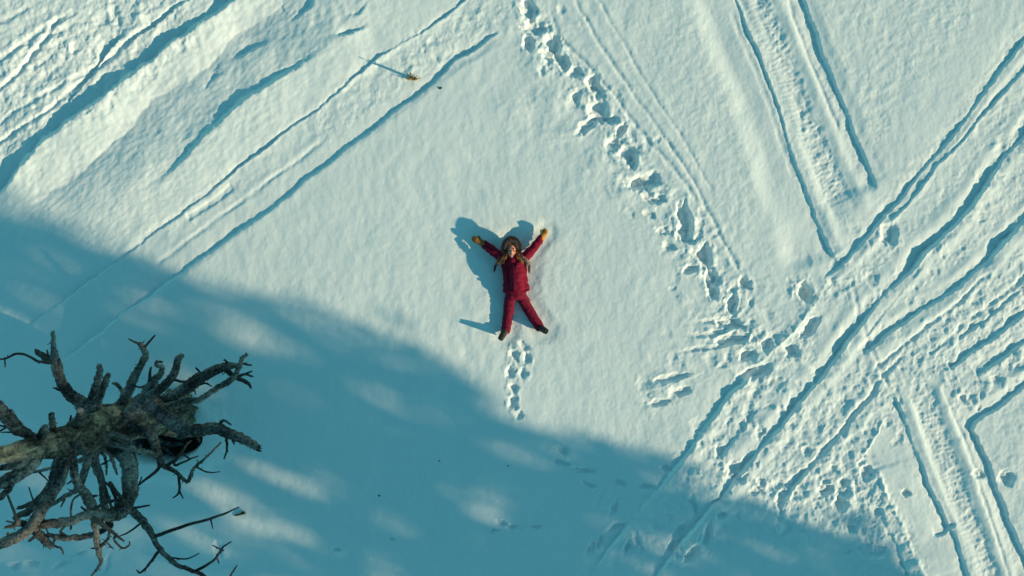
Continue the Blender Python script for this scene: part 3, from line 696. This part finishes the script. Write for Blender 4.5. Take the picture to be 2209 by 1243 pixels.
 ([(440, 650, 12), (330, 690, 11), (260, 708, 9), (165, 730, 6)], 2.1, 2.0, [([(190, 725, 5), (240, 775, 3)], 2.0, 2.0)]),
 ([(320, 580, 18), (380, 600, 20), (418, 628, 15)], 2.7, 3.0, []),
 ([(60, 610, 12), (40, 640, 12), (70, 650, 7)], 3.8, 3.7, []), ([(0, 625, 7), (8, 690, 3)], 4.0, 3.9, []),
 ([(250, 610, 14), (215, 650, 10), (190, 660, 5)], 2.8, 2.9, []),
 ([(500, 500, 20), (560, 480, 22), (640, 500, 18), (720, 520, 14), (790, 480, 10)], 1.9, 1.5, []),
 ([(440, 560, 22), (520, 540, 20), (600, 555, 15), (650, 590, 9)], 2.2, 1.9, []),
]
for i, (pts, z0, z1, tw) in enumerate(BR):
    m = MB(); k0 = len(SK); stick(m, root_on(zs(pts, z0, z1)), seed=i, seg=18, flute=.3, spur=.16, n=10, grain=.10)
    b = link('branch', m.v, m.f, M_branch, tree, TO)
    for j, (tpts, a0, a1) in enumerate(tw):
        m = MB(); own = list(range(k0, len(SK)))
        tz = zs(tpts, a0, a1); near = min((np.hypot(SK[q_][:, 0] - tz[0][0], SK[q_][:, 1] - tz[0][1]).min(), q_) for q_ in own)[1]
        stick(m, root_on(tz, [near]), seed=i * 7 + j + 100, seg=7, flute=.12, n=5, spur=.10)
        link('twig', m.v, m.f, M_twig, b, TO)
# roots showing in the hollow
for k, (pts) in enumerate(([(610, 600, 14), (680, 620, 15), (760, 650, 10)], [(760, 560, 14), (830, 590, 14), (900, 590, 9)], [(690, 560, 18), (700, 640, 12)], [(800, 600, 10), (850, 640, 9)])):
    m = MB(); stick(m, zs(pts, -.28, -.4), seed=300 + k, seg=8, flute=.2)
    link('root', m.v, m.f, M_branch, tree, TO)

# ------------------------------------------------------------------ the person in the snow
M_jacket = simple_mat('burgundy_parka_cloth', (.17, .005, .022), (.23, .008, .032), 60, .75, .25, .004, spec=.1)
M_pants = simple_mat('burgundy_snow_trouser_cloth', (.15, .006, .024), (.20, .009, .032), 60, .7, .25, .004, spec=.1)
M_dark = simple_mat('dark_trim', (.02, .004, .008), (.04, .008, .014), 60, .7)
M_boot = simple_mat('brown_black_boot_leather', (.02, .015, .013), (.06, .042, .032), 40, .6)
M_sole = simple_mat('black_rubber', (.012, .012, .012), (.025, .024, .023), 40, .8)
M_mitt = simple_mat('tan_leather_mitten', (.46, .20, .035), (.58, .27, .055), 25, .65)
M_palm_shade = simple_mat('brown_palm_shaded_mitten', (.19, .075, .022), (.26, .11, .03), 25, .65)  # palm patches; on the left mitten, hood shade put into the colour
M_skin = simple_mat('skin', (.68, .25, .17), (.74, .31, .21), 30, .5, .05)
M_hair = simple_mat('brown_hair', (.13, .04, .018), (.40, .155, .06), 70, .7, .5, .005, spec=.1)
M_fur = simple_mat('mauve_brown_fur', (.16, .095, .085), (.42, .30, .27), 50, .9, .4)
M_fur2 = simple_mat('dark_brown_fur', (.07, .04, .035), (.20, .125, .11), 50, .9, .4)
M_eye = simple_mat('dark_eye', (.02, .014, .012), (.04, .03, .025), 30, .3, 0)
M_lip = simple_mat('lip', (.36, .10, .09), (.42, .13, .11), 30, .4, .05)
M_brow = simple_mat('brow', (.05, .028, .018), (.08, .045, .03), 60, .8)

PO = P(1111, 600, 0); PO.z = ground_z(1111, 600); PO = tuple(PO)
gz = -0.045
def pts(lst):
    return [tuple(P(x, y, z + gz)) + (a, b) for (x, y, z, a, b) in lst]
def ptube(mb, lst, seg=18, n=5, rnd=True, up=(0, 0, 1)):
    c = catmull(pts(lst), n)
    tube(mb, c[:, :3], c[:, 3], c[:, 4], seg=seg, rnd=rnd, up=up)
def ell(mb, c, r, rot=0.0, nu=20, nv=12):
    v = []; f = []
    cr, sr = math.cos(rot), math.sin(rot)
    for i in range(nv + 1):
        th = math.pi * i / nv
        for j in range(nu):
            ph = 2 * math.pi * j / nu
            x, y, z = r[0] * math.sin(th) * math.cos(ph), r[1] * math.sin(th) * math.sin(ph), r[2] * math.cos(th)
            v.append((c[0] + x * cr - y * sr, c[1] + x * sr + y * cr, c[2] + z))
    for i in range(nv):
        for j in range(nu):
            f.append((i * nu + j, (i + 1) * nu + j, (i + 1) * nu + (j + 1) % nu, i * nu + (j + 1) % nu))
    mb.add(v, f)

HC = P(1104, 540, .265 + gz)                       # centre of the head, face up
def hp(x, y, z): return (HC.x + x, HC.y + y, HC.z + z)   # x right, y to the crown, z out of the face
b = MB()
ell(b, hp(0, .02, -.015), (.076, .098, .092))      # skull
ell(b, hp(0, -.035, .02), (.060, .078, .064))      # face
ell(b, hp(0, -.098, .035), (.027, .022, .03))      # chin
ell(b, hp(0, -.028, .088), (.0125, .028, .016)); ell(b, hp(0, -.045, .094), (.016, .012, .014))   # nose
for s in (-1, 1):
    ell(b, hp(s * .040, -.035, .054), (.022, .024, .022)); ell(b, hp(s * .03, .018, .072), (.024, .011, .012)); ell(b, hp(s * .077, -.01, -.01), (.01, .03, .02))
ell(b, hp(0, -.069, .075), (.026, .012, .014))     # mouth swell
tube(b, [hp(0, -.06, -.03), hp(0, -.13, -.055), hp(0, -.17, -.07)], [.052, .05, .06], seg=16)
ptube(b, [(1109, 560, .11, .11, .06), (1113, 585, .12, .11, .07), (1115, 620, .12, .11, .065), (1113, 634, .11, .11, .06)])
for q in ([(1092, 563, .13, .055, .055), (1066, 543, .12, .045, .045), (1040, 524, .13, .032, .032)], [(1130, 560, .13, .055, .055), (1152, 534, .12, .045, .045), (1171, 508, .13, .032, .032)],
          [(1102, 636, .11, .07, .065), (1094, 680, .075, .055, .05), (1089, 716, .08, .042, .042), (1084, 725, .2, .035, .03)], [(1122, 636, .11, .07, .065), (1146, 676, .075, .055, .05), (1166, 706, .08, .042, .042), (1173, 713, .2, .035, .03)]):
    ptube(b, q, seg=12)
person = remesh('person', b, M_skin, .006, None, PO, 3)
tag(person, 'woman in a burgundy snowsuit lying on her back with arms spread wide in the snow', 'person')
# eyes, brows, lips
for s in (-1, 1):
    m = MB(); ell(m, hp(s * .030, -.006, .0715), (.0135, .0085, .008), nu=12, nv=8); link('eye', m.v, m.f, M_eye, person, PO)
    m = MB(); tube(m, [hp(s * .014, .014, .085), hp(s * .032, .019, .083), hp(s * .047, .012, .073)], [.004, .005, .003], seg=6); link('eyebrow', m.v, m.f, M_brow, person, PO)
m = MB(); tube(m, [hp(-.023, -.068, .083), hp(-.009, -.066, .090), hp(0, -.068, .091), hp(.009, -.066, .090), hp(.023, -.068, .083)], [.003, .007, .0075, .007, .003], seg=8); link('lips', m.v, m.f, M_lip, person, PO)

# folds: low ridges across limbs and body
def folds(co):
    u = (co[:, 0] * 1.0 + co[:, 1] * .25); v = co[:, 1] - co[:, 0] * .2
    return .011 * noise(u * 13, v * 17, 91) + .012 * noise(u * 9 + v * 8, v * 11 - u * 7, 92) + .0025 * noise(u * 40, v * 40, 93)
def folds_leg(co):
    u = co[:, 0]; v = co[:, 1]
    return .011 * noise(u * 8, v * 22 + u * 10, 94) + .007 * noise(u * 22 + v * 10, v * 20, 95)
b = MB()
ptube(b, [(1106, 557, .12, .150, .085), (1107, 563, .115, .195, .09), (1109, 575, .115, .205, .09), (1111, 592, .115, .200, .09), (1112, 606, .115, .203, .09), (1113, 618, .115, .214, .09), (1114, 627, .115, .222, .085)], seg=28)
ptube(b, [(1110, 563, .15, .13, .115), (1113, 578, .175, .125, .14), (1115, 595, .18, .12, .145), (1116, 610, .17, .125, .14), (1117, 625, .155, .13, .12)], seg=24)
ptube(b, [(1098, 563, .14, .10, .10), (1084, 556, .135, .088, .092), (1066, 543, .125, .078, .08), (1053, 533, .125, .070, .072), (1043, 526, .13, .062, .064)])
ptube(b, [(1120, 562, .14, .10, .10), (1134, 553, .135, .086, .09), (1150, 536, .13, .074, .078), (1160, 523, .13, .066, .07), (1168, 513, .13, .060, .062)])
ptube(b, [(1108.5, 563, .235, .05, .035), (1110, 580, .275, .06, .04), (1111, 600, .285, .06, .04), (1112, 624, .25, .055, .035)], seg=14)
for q in ([(1116, 572, .255, .012, .014), (1121, 579, .262, .014, .018), (1128, 583, .24, .01, .012)], [(1115, 586, .27, .012, .014), (1122, 590, .268, .014, .018), (1131, 589, .235, .01, .012)], [(1116, 602, .27, .012, .014), (1121, 611, .262, .013, .018), (1124, 621, .24, .01, .012)], [(1128, 598, .25, .012, .014), (1132, 608, .232, .013, .018), (1135, 620, .20, .01, .012)], [(1100, 572, .25, .012, .014), (1095, 582, .25, .013, .016), (1092, 592, .225, .01, .012)]): ptube(b, q, seg=8)
tube(b, [P(1104.5, 552.5, .20), P(1105.5, 557, .185), P(1107, 564, .14)], [.070, .085, .11], [.062, .08, .1], seg=18)
jacket = remesh('parka', b, M_jacket, .0075, person, PO, 5, folds); jacket['label'] = 'burgundy hip-length parka'
# placket, zip, pockets, hem cord
def surf_strip(name, line, w, th, mat, parent, zoff):
    m = MB(); L = []
    for (x, y, z) in line: L.append(tuple(P(x, y, z + gz)))
    c = catmull(L, 5); tube(m, c, [w] * len(c), [th] * len(c), seg=8); return link(name, m.v, m.f, mat, parent, PO)
surf_strip('placket', [(1106.5, 566, .270), (1107.5, 580, .317), (1108.5, 595, .327), (1109.5, 610, .322), (1110, 627, .286)], .017, .009, M_jacket, jacket, 0)
surf_strip('zip', [(1109, 566, .272), (1110, 580, .319), (1110.8, 595, .329), (1111.8, 610, .324), (1112.5, 627, .288)], .0035, .008, M_dark, jacket, 0)
surf_strip('pocket', [(1121, 594, .265), (1124, 603, .262), (1126, 613, .25)], .006, .006, M_dark, jacket, 0)
surf_strip('pocket', [(1099, 594, .265), (1097, 603, .262), (1095, 613, .25)], .006, .006, M_dark, jacket, 0)
surf_strip('hem_band', [(1086, 626, .16), (1096, 629, .23), (1113, 630, .25), (1130, 629, .23), (1142, 626, .15)], .010, .010, M_jacket, jacket, 0)
# trousers
b = MB()
ptube(b, [(1113, 615, .14, .17, .10), (1113, 628, .14, .175, .105), (1113, 640, .135, .165, .10)], seg=24)
ptube(b, [(1103, 632, .115, .095, .085), (1099, 655, .085, .092, .078), (1096, 678, .075, .085, .075), (1093, 700, .075, .080, .07), (1090.5, 715, .08, .077, .065)])
ptube(b, [(1121, 632, .115, .095, .085), (1133, 655, .085, .090, .078), (1146, 678, .075, .085, .075), (1158, 697, .075, .080, .07), (1166, 708, .08, .075, .065)])
pants = remesh('trousers', b, M_pants, .0075, person, PO, 5, folds_leg); pants['label'] = 'burgundy snow trousers'
# boots, toes up
for (ax, ay, tx, ty) in ((1089.5, 714, 1081, 729), (1167, 708, 1177, 714.5)):
    b = MB()
    ptube(b, [(ax, ay, .11, .058, .06), ((ax * .6 + tx * .4), (ay * .6 + ty * .4), .11, .055, .06)], seg=16)
    a = P(ax * .5 + tx * .5, ay * .5 + ty * .5, .10 + gz); e = P(tx, ty, .285 + gz)
    tube(b, [a, a.lerp(e, .35), a.lerp(e, .7), e], [.05, .052, .052, .044], [.052, .05, .042, .03], seg=16, rnd=True, up=(tx - ax, ay - ty, 0))
    boot = remesh('boot', b, M_boot, .006, person, PO, 3)
    m = MB(); dv = Vector((tx - ax, ay - ty, 0)).normalized()
    a2 = a + dv * .045 + Vector((0, 0, -.03)); e2 = e + dv * .03 + Vector((0, 0, .01))
    tube(m, [a2, a2.lerp(e2, .4), a2.lerp(e2, .75), e2], [.044, .046, .048, .038], [.012] * 4, seg=14, rnd=True, up=dv); link('sole', m.v, m.f, M_sole, boot, PO)
    for k in range(3):
        c0 = a.lerp(e, .25 + .22 * k) - dv * (.052 - .006 * k); sd = Vector((-dv.y, dv.x, 0))
        m = MB(); tube(m, [c0 - sd * .025, c0 - dv * .004, c0 + sd * .025], [.004] * 3, seg=6); link('lace', m.v, m.f, M_fur2, boot, PO)
# mittens: palm, four bunched fingers' bag, thumb
for (wx_, wy_, ex, ey, th, mat) in ((1043, 526, 1021, 513.5, -1, M_palm_shade), (1168, 513, 1177.5, 496.5, 1, M_mitt)):
    b = MB()
    ptube(b, [(wx_, wy_, .13, .050, .05), (wx_ * .65 + ex * .35, wy_ * .65 + ey * .35, .135, .054, .048), (wx_ * .3 + ex * .7, wy_ * .3 + ey * .7, .15, .060, .046), (ex, ey, .155, .046, .038)], seg=16)
    d = Vector((ex - wx_, ey - wy_)).normalized(); n_ = Vector((-d.y, d.x)) * (1 if th > 0 else -1)
    mx, my = wx_ * .6 + ex * .4, wy_ * .6 + ey * .4
    hx, hy = (mx - n_.x * 9 + d.x * 4, my - n_.y * 9 + d.y * 4)
    ptube(b, [(mx, my, .145, .026, .026), ((mx + hx) / 2, (my + hy) / 2, .16, .024, .024), (hx + d.x * 2, hy + d.y * 2, .17, .019, .019)], seg=10)
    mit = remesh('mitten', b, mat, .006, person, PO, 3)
    m = MB(); q0 = (wx_ * .25 + ex * .75, wy_ * .25 + ey * .75)
    ell(m, P(q0[0], q0[1], .178 + gz), (.042, .036, .022)); link('palm_patch', m.v, m.f, M_palm_shade, mit, PO)
    m = MB(); ptube(m, [(wx_ - d.x * 2, wy_ - d.y * 2, .13, .062, .06), (wx_ + d.x * 2, wy_ + d.y * 2, .13, .060, .058)], seg=16, n=2); link('cuff', m.v, m.f, mat, mit, PO)
# hood: shell behind the head
b = MB()
ell(b, hp(-.005, .035, -.055), (.128, .150, .105)); ell(b, hp(0, -.06, -.07), (.145, .11, .075))
hood = remesh('hood', b, M_jacket, .009, person, PO, 5, folds)
# fur: many thin tapering tufts around the rim of the hood
def fur(name, ring, mat, n, L, parent, seed, spread=.5):
    rr = random.Random(seed); m = MB(); c = catmull(ring, 8)
    cen = np.mean(c[:, :3], axis=0)
    for k in range(n):
        i = rr.randrange(len(c)); p = Vector(c[i, :3]); w = c[i, 3]
        o = Vector(p - Vector(cen)); o.z = 0; o.normalize()
        a = rr.uniform(0, 2 * math.pi)
        tang = Vector((-o.y, o.x, 0))
        dirv = (o * math.cos(a) + Vector((0, 0, 1)) * abs(math.sin(a)) + tang * rr.uniform(-spread, spread)).normalized()
        st = p + dirv * w * rr.uniform(.1, .6); ln = L * rr.uniform(.6, 1.25)
        e = st + dirv * ln + Vector((rr.uniform(-.2, .2), rr.uniform(-.2, .2), -.25)) * ln * .6
        mid = (st + e) / 2 + Vector((rr.uniform(-.1, .1), rr.uniform(-.1, .1), .12)) * ln
        sd = dirv.cross(Vector((rr.uniform(-1, 1), rr.uniform(-1, 1), rr.uniform(-1, 1)))).normalized() * .0035
        m.add([st - sd, st + sd, mid + sd * .8, e, mid - sd * .8], [(0, 1, 2, 4), (4, 2, 3)])
    # padded roll under the tufts
    tube(m, c[:, :3], c[:, 3] * .85, seg=10)
    return link(name, m.v, m.f, mat, parent, PO)
def arc(rx, ry, cx, cy, z, a0, a1, w, n=9):
    out = []
    for k in range(n):
        a = math.radians(a0 + (a1 - a0) * k / (n - 1)); out.append(hp(cx + rx * math.cos(a), cy + ry * math.sin(a), z(a) if callable(z) else z) + (w,))
    return out
fur('fur_trim', arc(.124, .150, -.004, .035, lambda a: .02 + .03 * math.sin(a), -38, 218, .030, 13), M_fur2, 2600, .044, hood, 5)
fur('fur_trim', arc(.098, .122, -.004, .030, lambda a: .050 + .02 * math.sin(a), 0, 180, .018, 9), M_fur, 1300, .028, hood, 6)
# the trim falls down both sides of the opened hood
fur('fur_trim', [tuple(P(1080, 557, .27 + gz)) + (.03,), tuple(P(1074, 566, .24 + gz)) + (.03,), tuple(P(1069, 575, .17 + gz)) + (.024,), tuple(P(1067, 583, .09 + gz)) + (.016,)], M_fur2, 700, .04, hood, 7)
fur('fur_trim', [tuple(P(1126, 555, .27 + gz)) + (.03,), tuple(P(1136, 563, .24 + gz)) + (.032,), tuple(P(1141, 573, .17 + gz)) + (.026,), tuple(P(1141, 587, .09 + gz)) + (.016,)], M_fur, 700, .04, hood, 8)
# hair: locks from the crown down past the cheeks
m = MB(); rr = random.Random(12)
for k in range(110):
    s = -1 if k % 2 else 1
    t = rr.random()
    a = hp(s * rr.uniform(.002, .03), .095 + rr.uniform(-.015, .02), .040 + rr.uniform(-.01, .015))
    b1 = hp(s * (.063 + .018 * t + rr.uniform(-.004, .004)), .045, .045 - .025 * t)
    b2 = hp(s * (.076 + .022 * t), -.025, .030 - .01 * t)
    b3 = hp(s * (.082 + .035 * t + rr.uniform(-.01, .01)), -.10, .060 + rr.uniform(-.01, .02))
    b4 = hp(s * (.085 + .065 * t + rr.uniform(-.01, .01)), -.135 + rr.uniform(-.02, .01), .062 + rr.uniform(-.015, .02))
    c = catmull([a, b1, b2, b3, b4], 5)
    if k < 44: c = np.vstack([c, [hp(s * (.15 + rr.uniform(-.02, .045)), -.19 + rr.uniform(-.03, .02), .035 + rr.uniform(-.02, .015))]])
    tube(m, c, np.linspace(.008, .0045, len(c)), seg=5)
link('hair', m.v, m.f, M_hair, person, PO)

# ------------------------------------------------------------------ small things on the snow
M_straw = simple_mat('dry_straw', (.34, .22, .06), (.55, .38, .12), 60, .8)
M_straw2 = simple_mat('dark_dry_stem', (.10, .06, .02), (.20, .12, .04), 60, .8)
gt = P(890, 169, 0); gt.z = ground_z(890, 169)
tuft = empty('grass_tuft', tuple(gt)); tag(tuft, 'small yellow tuft of dry grass poking out of the snow', 'grass tuft')
rr = random.Random(3)
def blade(m, base, tip, r):
    a, e = Vector(base), Vector(tip); mid = a.lerp(e, .55) + Vector((0, 0, .02))
    c = catmull([tuple(a), tuple(mid), tuple(e)], 4); tube(m, c, np.linspace(r, r * .3, len(c)), seg=5)
for k in range(46):
    m = MB(); a = rr.uniform(0, 6.28); L = rr.uniform(.04, .16)
    d = Vector((math.cos(a) * 1.3 - .3, math.sin(a) * .45, 0))
    base = gt + Vector((rr.uniform(-.045, .045), rr.uniform(-.02, .02), -.02))
    blade(m, base, base + d * L * .8 + Vector((0, 0, rr.uniform(.02, .12))), .0055)
    link('blade', m.v, m.f, M_straw if k % 3 else M_straw2, tuft, tuple(gt))
for k in range(9):
    m = MB(); base = gt + Vector((rr.uniform(-.03, .03), rr.uniform(-.015, .015), -.02))
    tip = base + Vector((rr.uniform(-.05, .05), rr.uniform(-.02, .03), rr.uniform(.22, .36)))
    blade(m, base, tip, .006); ell(m, tip, (.008, .008, .025), nu=6, nv=5); link('stalk', m.v, m.f, M_straw2, tuft, tuple(gt))

M_stone = simple_mat('dark_stone', (.012, .011, .010), (.04, .036, .032), 40, .9)
def chip(name, px, py, r, label, cat, seed):
    rr = random.Random(seed); z = ground_z(px, py); c = P(px, py, 0); c.z = z
    m = MB(); v0 = len(m.v); ell(m, (c.x, c.y, c.z + r * .2), (r * 1.25, r * .8, r * .7), rr.uniform(0, 3), 9, 6)
    m.v = [(p[0] + rr.uniform(-.15, .15) * r, p[1] + rr.uniform(-.15, .15) * r, p[2] + rr.uniform(-.15, .15) * r) for p in m.v]
    return tag(link(name, m.v, m.f, M_stone, None, tuple(c), smooth=False), label, cat)
chip('pebble', 950, 190, .022, 'small dark pebble lying below the yellow grass tuft', 'pebble', 1)
chip('bark_chip', 818, 1069, .015, 'dark bark chip on shaded snow far left of the boot prints', 'bark chip', 2)
chip('bark_chip', 948, 994, .011, 'tiny dark bark chip on shaded snow, nearest the dead tree side', 'bark chip', 3)
chip('bark_chip', 1096, 1005, .011, 'tiny dark bark chip on shaded snow straight below the person', 'bark chip', 4)
chip('bark_chip', 1478, 1200, .015, 'dark bark chip between the deep prints at the bottom edge', 'bark chip', 5)
m = MB(); c = P(520, 1108, 0); z = ground_z(520, 1108)
a, e = P(507, 1112, 0), P(528, 1105, 0)
tube(m, catmull([(a.x, a.y, ground_z(507, 1112) + .01), (c.x, c.y, z + .03), (e.x, e.y, ground_z(528, 1105) + .025)], 5), np.linspace(.012, .026, 11), seg=8, jag=.8, flute=.2)
tag(link('fallen_twig', m.v, m.f, M_branch, None, (c.x, c.y, z)), 'short grey broken stick lying in a patch of sun on the snow', 'stick')

# ------------------------------------------------------------------ pines outside the frame whose shade falls across the snow
def st(px, py):
    x, y = (px - CX) / S, (CY - py) / S
    return x * SD[0] + y * SD[1], x * SN[0] + y * SN[1]
edge_px = [(-500, 200), (0, 392), (150, 400), (300, 440), (480, 500), (640, 545), (720, 575), (800, 640), (900, 700), (960, 800), (1080, 905), (1240, 955), (1350, 975), (1480, 1000), (1600, 1068), (1720, 1110), (1860, 1112), (1960, 1230), (2100, 1330), (2400, 1460)]
E = np.array(sorted([st(*p) for p in edge_px]))
LIT = [(615, 1038, 105, 26, 27), (545, 1090, 165, 46, 37), (450, 1010, 50, 20, 40), (832, 1138, 62, 22, 22), (835, 1215, 52, 26, 42), (1070, 1075, 60, 50, 50), (1140, 1085, 50, 18, 32),
       (1480, 1175, 85, 34, -38), (1400, 1155, 40, 22, -40), (1310, 1140, 50, 16, -50), (1390, 1070, 80, 9, -50), (285, 645, 44, 16, 25), (350, 685, 66, 24, 26), (540, 725, 105, 28, 24), (245, 505, 46, 20, 25), (325, 545, 36, 16, 30), (115, 575, 50, 20, -40), (180, 720, 40, 18, 30),
       (640, 870, 60, 14, 35), (70, 650, 60, 18, 20), (1750, 1200, 40, 18, 20), (1110, 985, 80, 24, 12), (400, 820, 60, 20, 20), (70, 1040, 50, 22, 10), (30, 840, 30, 20, 0), (1300, 1130, 36, 18, 20), (430, 600, 70, 16, 25), (1640, 1190, 60, 12, 20)]
M_trunkp = simple_mat('pine_trunk_bark', (.05, .035, .025), (.13, .09, .06), 12, .9, .8, .03, (1, 1, .3))
M_needle = simple_mat('pine_needles', (.025, .05, .018), (.06, .10, .035), 6, .8, .2)
def keep(s, t, k):
    """does a spray whose shadow falls at (s, t) stay? crowns are cut to shape the shade and sun patches"""
    ok = t + .35 * noise(s * .8, t * 1.2, 85) * np.sqrt(np.clip(k * 1.5, 0, 1)) < np.interp(s, E[:, 0], E[:, 1])
    thin = fbm(s * .42, t * 1.5, 3, 87)
    ok &= k > np.maximum(.45, sstep(-.02, .40, thin) * .95)
    x = s * SD[0] + t * SN[0]; y = s * SD[1] + t * SN[1]
    u = CX + x * S; v = CY - y * S
    for (cx_, cy_, a, b_, an) in LIT:
        c_, s_ = math.cos(math.radians(an)), math.sin(math.radians(an))
        q_ = ((u - cx_) * c_ + (v - cy_) * s_) ** 2 / (a * 1.3) ** 2 + (-(u - cx_) * s_ + (v - cy_) * c_) ** 2 / (b_ * 1.75) ** 2
        q_ = q_ ** .5 + .7 * noise(u / 55 + v / 160, v / 34 - u / 70, 83)
        ok &= ~(k < .985 * sstep(1.25, .5, q_))
    return ok
def pine(s0, t0, h, r, seed):
    g = np.random.default_rng(seed)
    bx, by = s0 * SD[0] + t0 * SN[0], s0 * SD[1] + t0 * SN[1]
    root = empty('pine_tree', (bx, by, 0))
    mb_ = MB(); n = 14
    ax = np.array([[bx + .15 * math.sin(i * .7 + seed), by + .15 * math.cos(i * .9 + seed), -.4 + (h + .4) * i / n] for i in range(n + 1)])
    tube(mb_, ax, np.linspace(.32, .03, n + 1), seg=12, up=(0, 1, 0), flute=.15)
    link('trunk', mb_.v, mb_.f, M_trunkp, root, (bx, by, 0))
    V_ = []; limb = MB()
    z = h * .16
    while z < h * .985:
        f = (z / h - .16) / .84
        L0 = r * (1.08 - f) ** .62 * (1 if f > .12 else .55 + f * 3.75)
        for k in range(7):
            a = g.uniform(0, 2 * np.pi); L = L0 * g.uniform(.6, 1.1)
            dx, dy = math.cos(a), math.sin(a); drop = g.uniform(-.15, .25)
            if L > .8 and k < 2 and int(z / .3) % 2:
                tube(limb, [(bx, by, z), (bx + dx * L * .5, by + dy * L * .5, z - drop * L * .3), (bx + dx * L * .95, by + dy * L * .95, z - drop * L * .8)], [.028, .02, .008], seg=5)
            m_ = int(26 * L + 8)
            q = g.random(m_) ** .75
            w = .16 + .28 * (1 - q) + .1
            px_ = bx + dx * L * q + g.normal(0, 1, m_) * w * .8; py_ = by + dy * L * q + g.normal(0, 1, m_) * w * .8
            pz_ = z - drop * L * q + g.normal(0, 1, m_) * .16
            V_.append(np.stack([px_, py_, pz_], 1))
        z += .30
    C = np.vstack(V_)
    x, y, zz = C.T
    s = x * SD[0] + y * SD[1] + zz * CT; t = x * SN[0] + y * SN[1]
    C = C[keep(s, t, g.random(len(s)))]
    n = len(C)
    # each spray: a bent blade of two triangles pointing out and up
    o1 = g.normal(0, 1, (n, 3)); o1 /= np.linalg.norm(o1, axis=1, keepdims=True)
    o2 = g.normal(0, 1, (n, 3)); o2 -= o1 * np.sum(o1 * o2, 1, keepdims=True); o2 /= np.linalg.norm(o2, axis=1, keepdims=True)
    ln = g.uniform(.13, .24, (n, 1)); wd = g.uniform(.05, .09, (n, 1))
    v = np.stack([C - o1 * ln, C + o2 * wd, C + o1 * ln, C - o2 * wd], 1).reshape(-1, 3)
    fc = np.arange(n * 4).reshape(-1, 4)
    link('crown', v, fc, M_needle, root, (bx, by, 0), smooth=False)
    link('limb', limb.v, limb.f, M_trunkp, root, (bx, by, 0))
    return root, n
TREES = [(-27, -2.6, 14.5, 2.5, 1), (-31, -4.6, 18.5, 2.8, 2), (-25, -6.8, 16.5, 2.8, 3), (-36, -3.2, 19.0, 2.6, 4), (-34, -8.0, 19.5, 3.0, 5), (-26, -9.6, 15.0, 2.6, 6), (-23, -4.4, 12.0, 2.3, 7)]
LB = ['tall pine beyond the lower right corner, nearest the sunlit snow', 'broad pine beyond the lower right corner, second from the sunlit snow', 'broad pine below the frame, shading the dead tree', 'tallest slender pine farthest back beyond the lower right corner',
      'tallest broad pine far below the frame', 'pine farthest to the left below the frame', 'shortest pine, nearest below the lower right corner']
for (s0, t0, h, r, sd), lb in zip(TREES, LB):
    o, n = pine(s0, t0, h, r, sd)
    tag(o, lb, 'tree', 'pines shading the snow from outside the frame')
    print('pine', n)
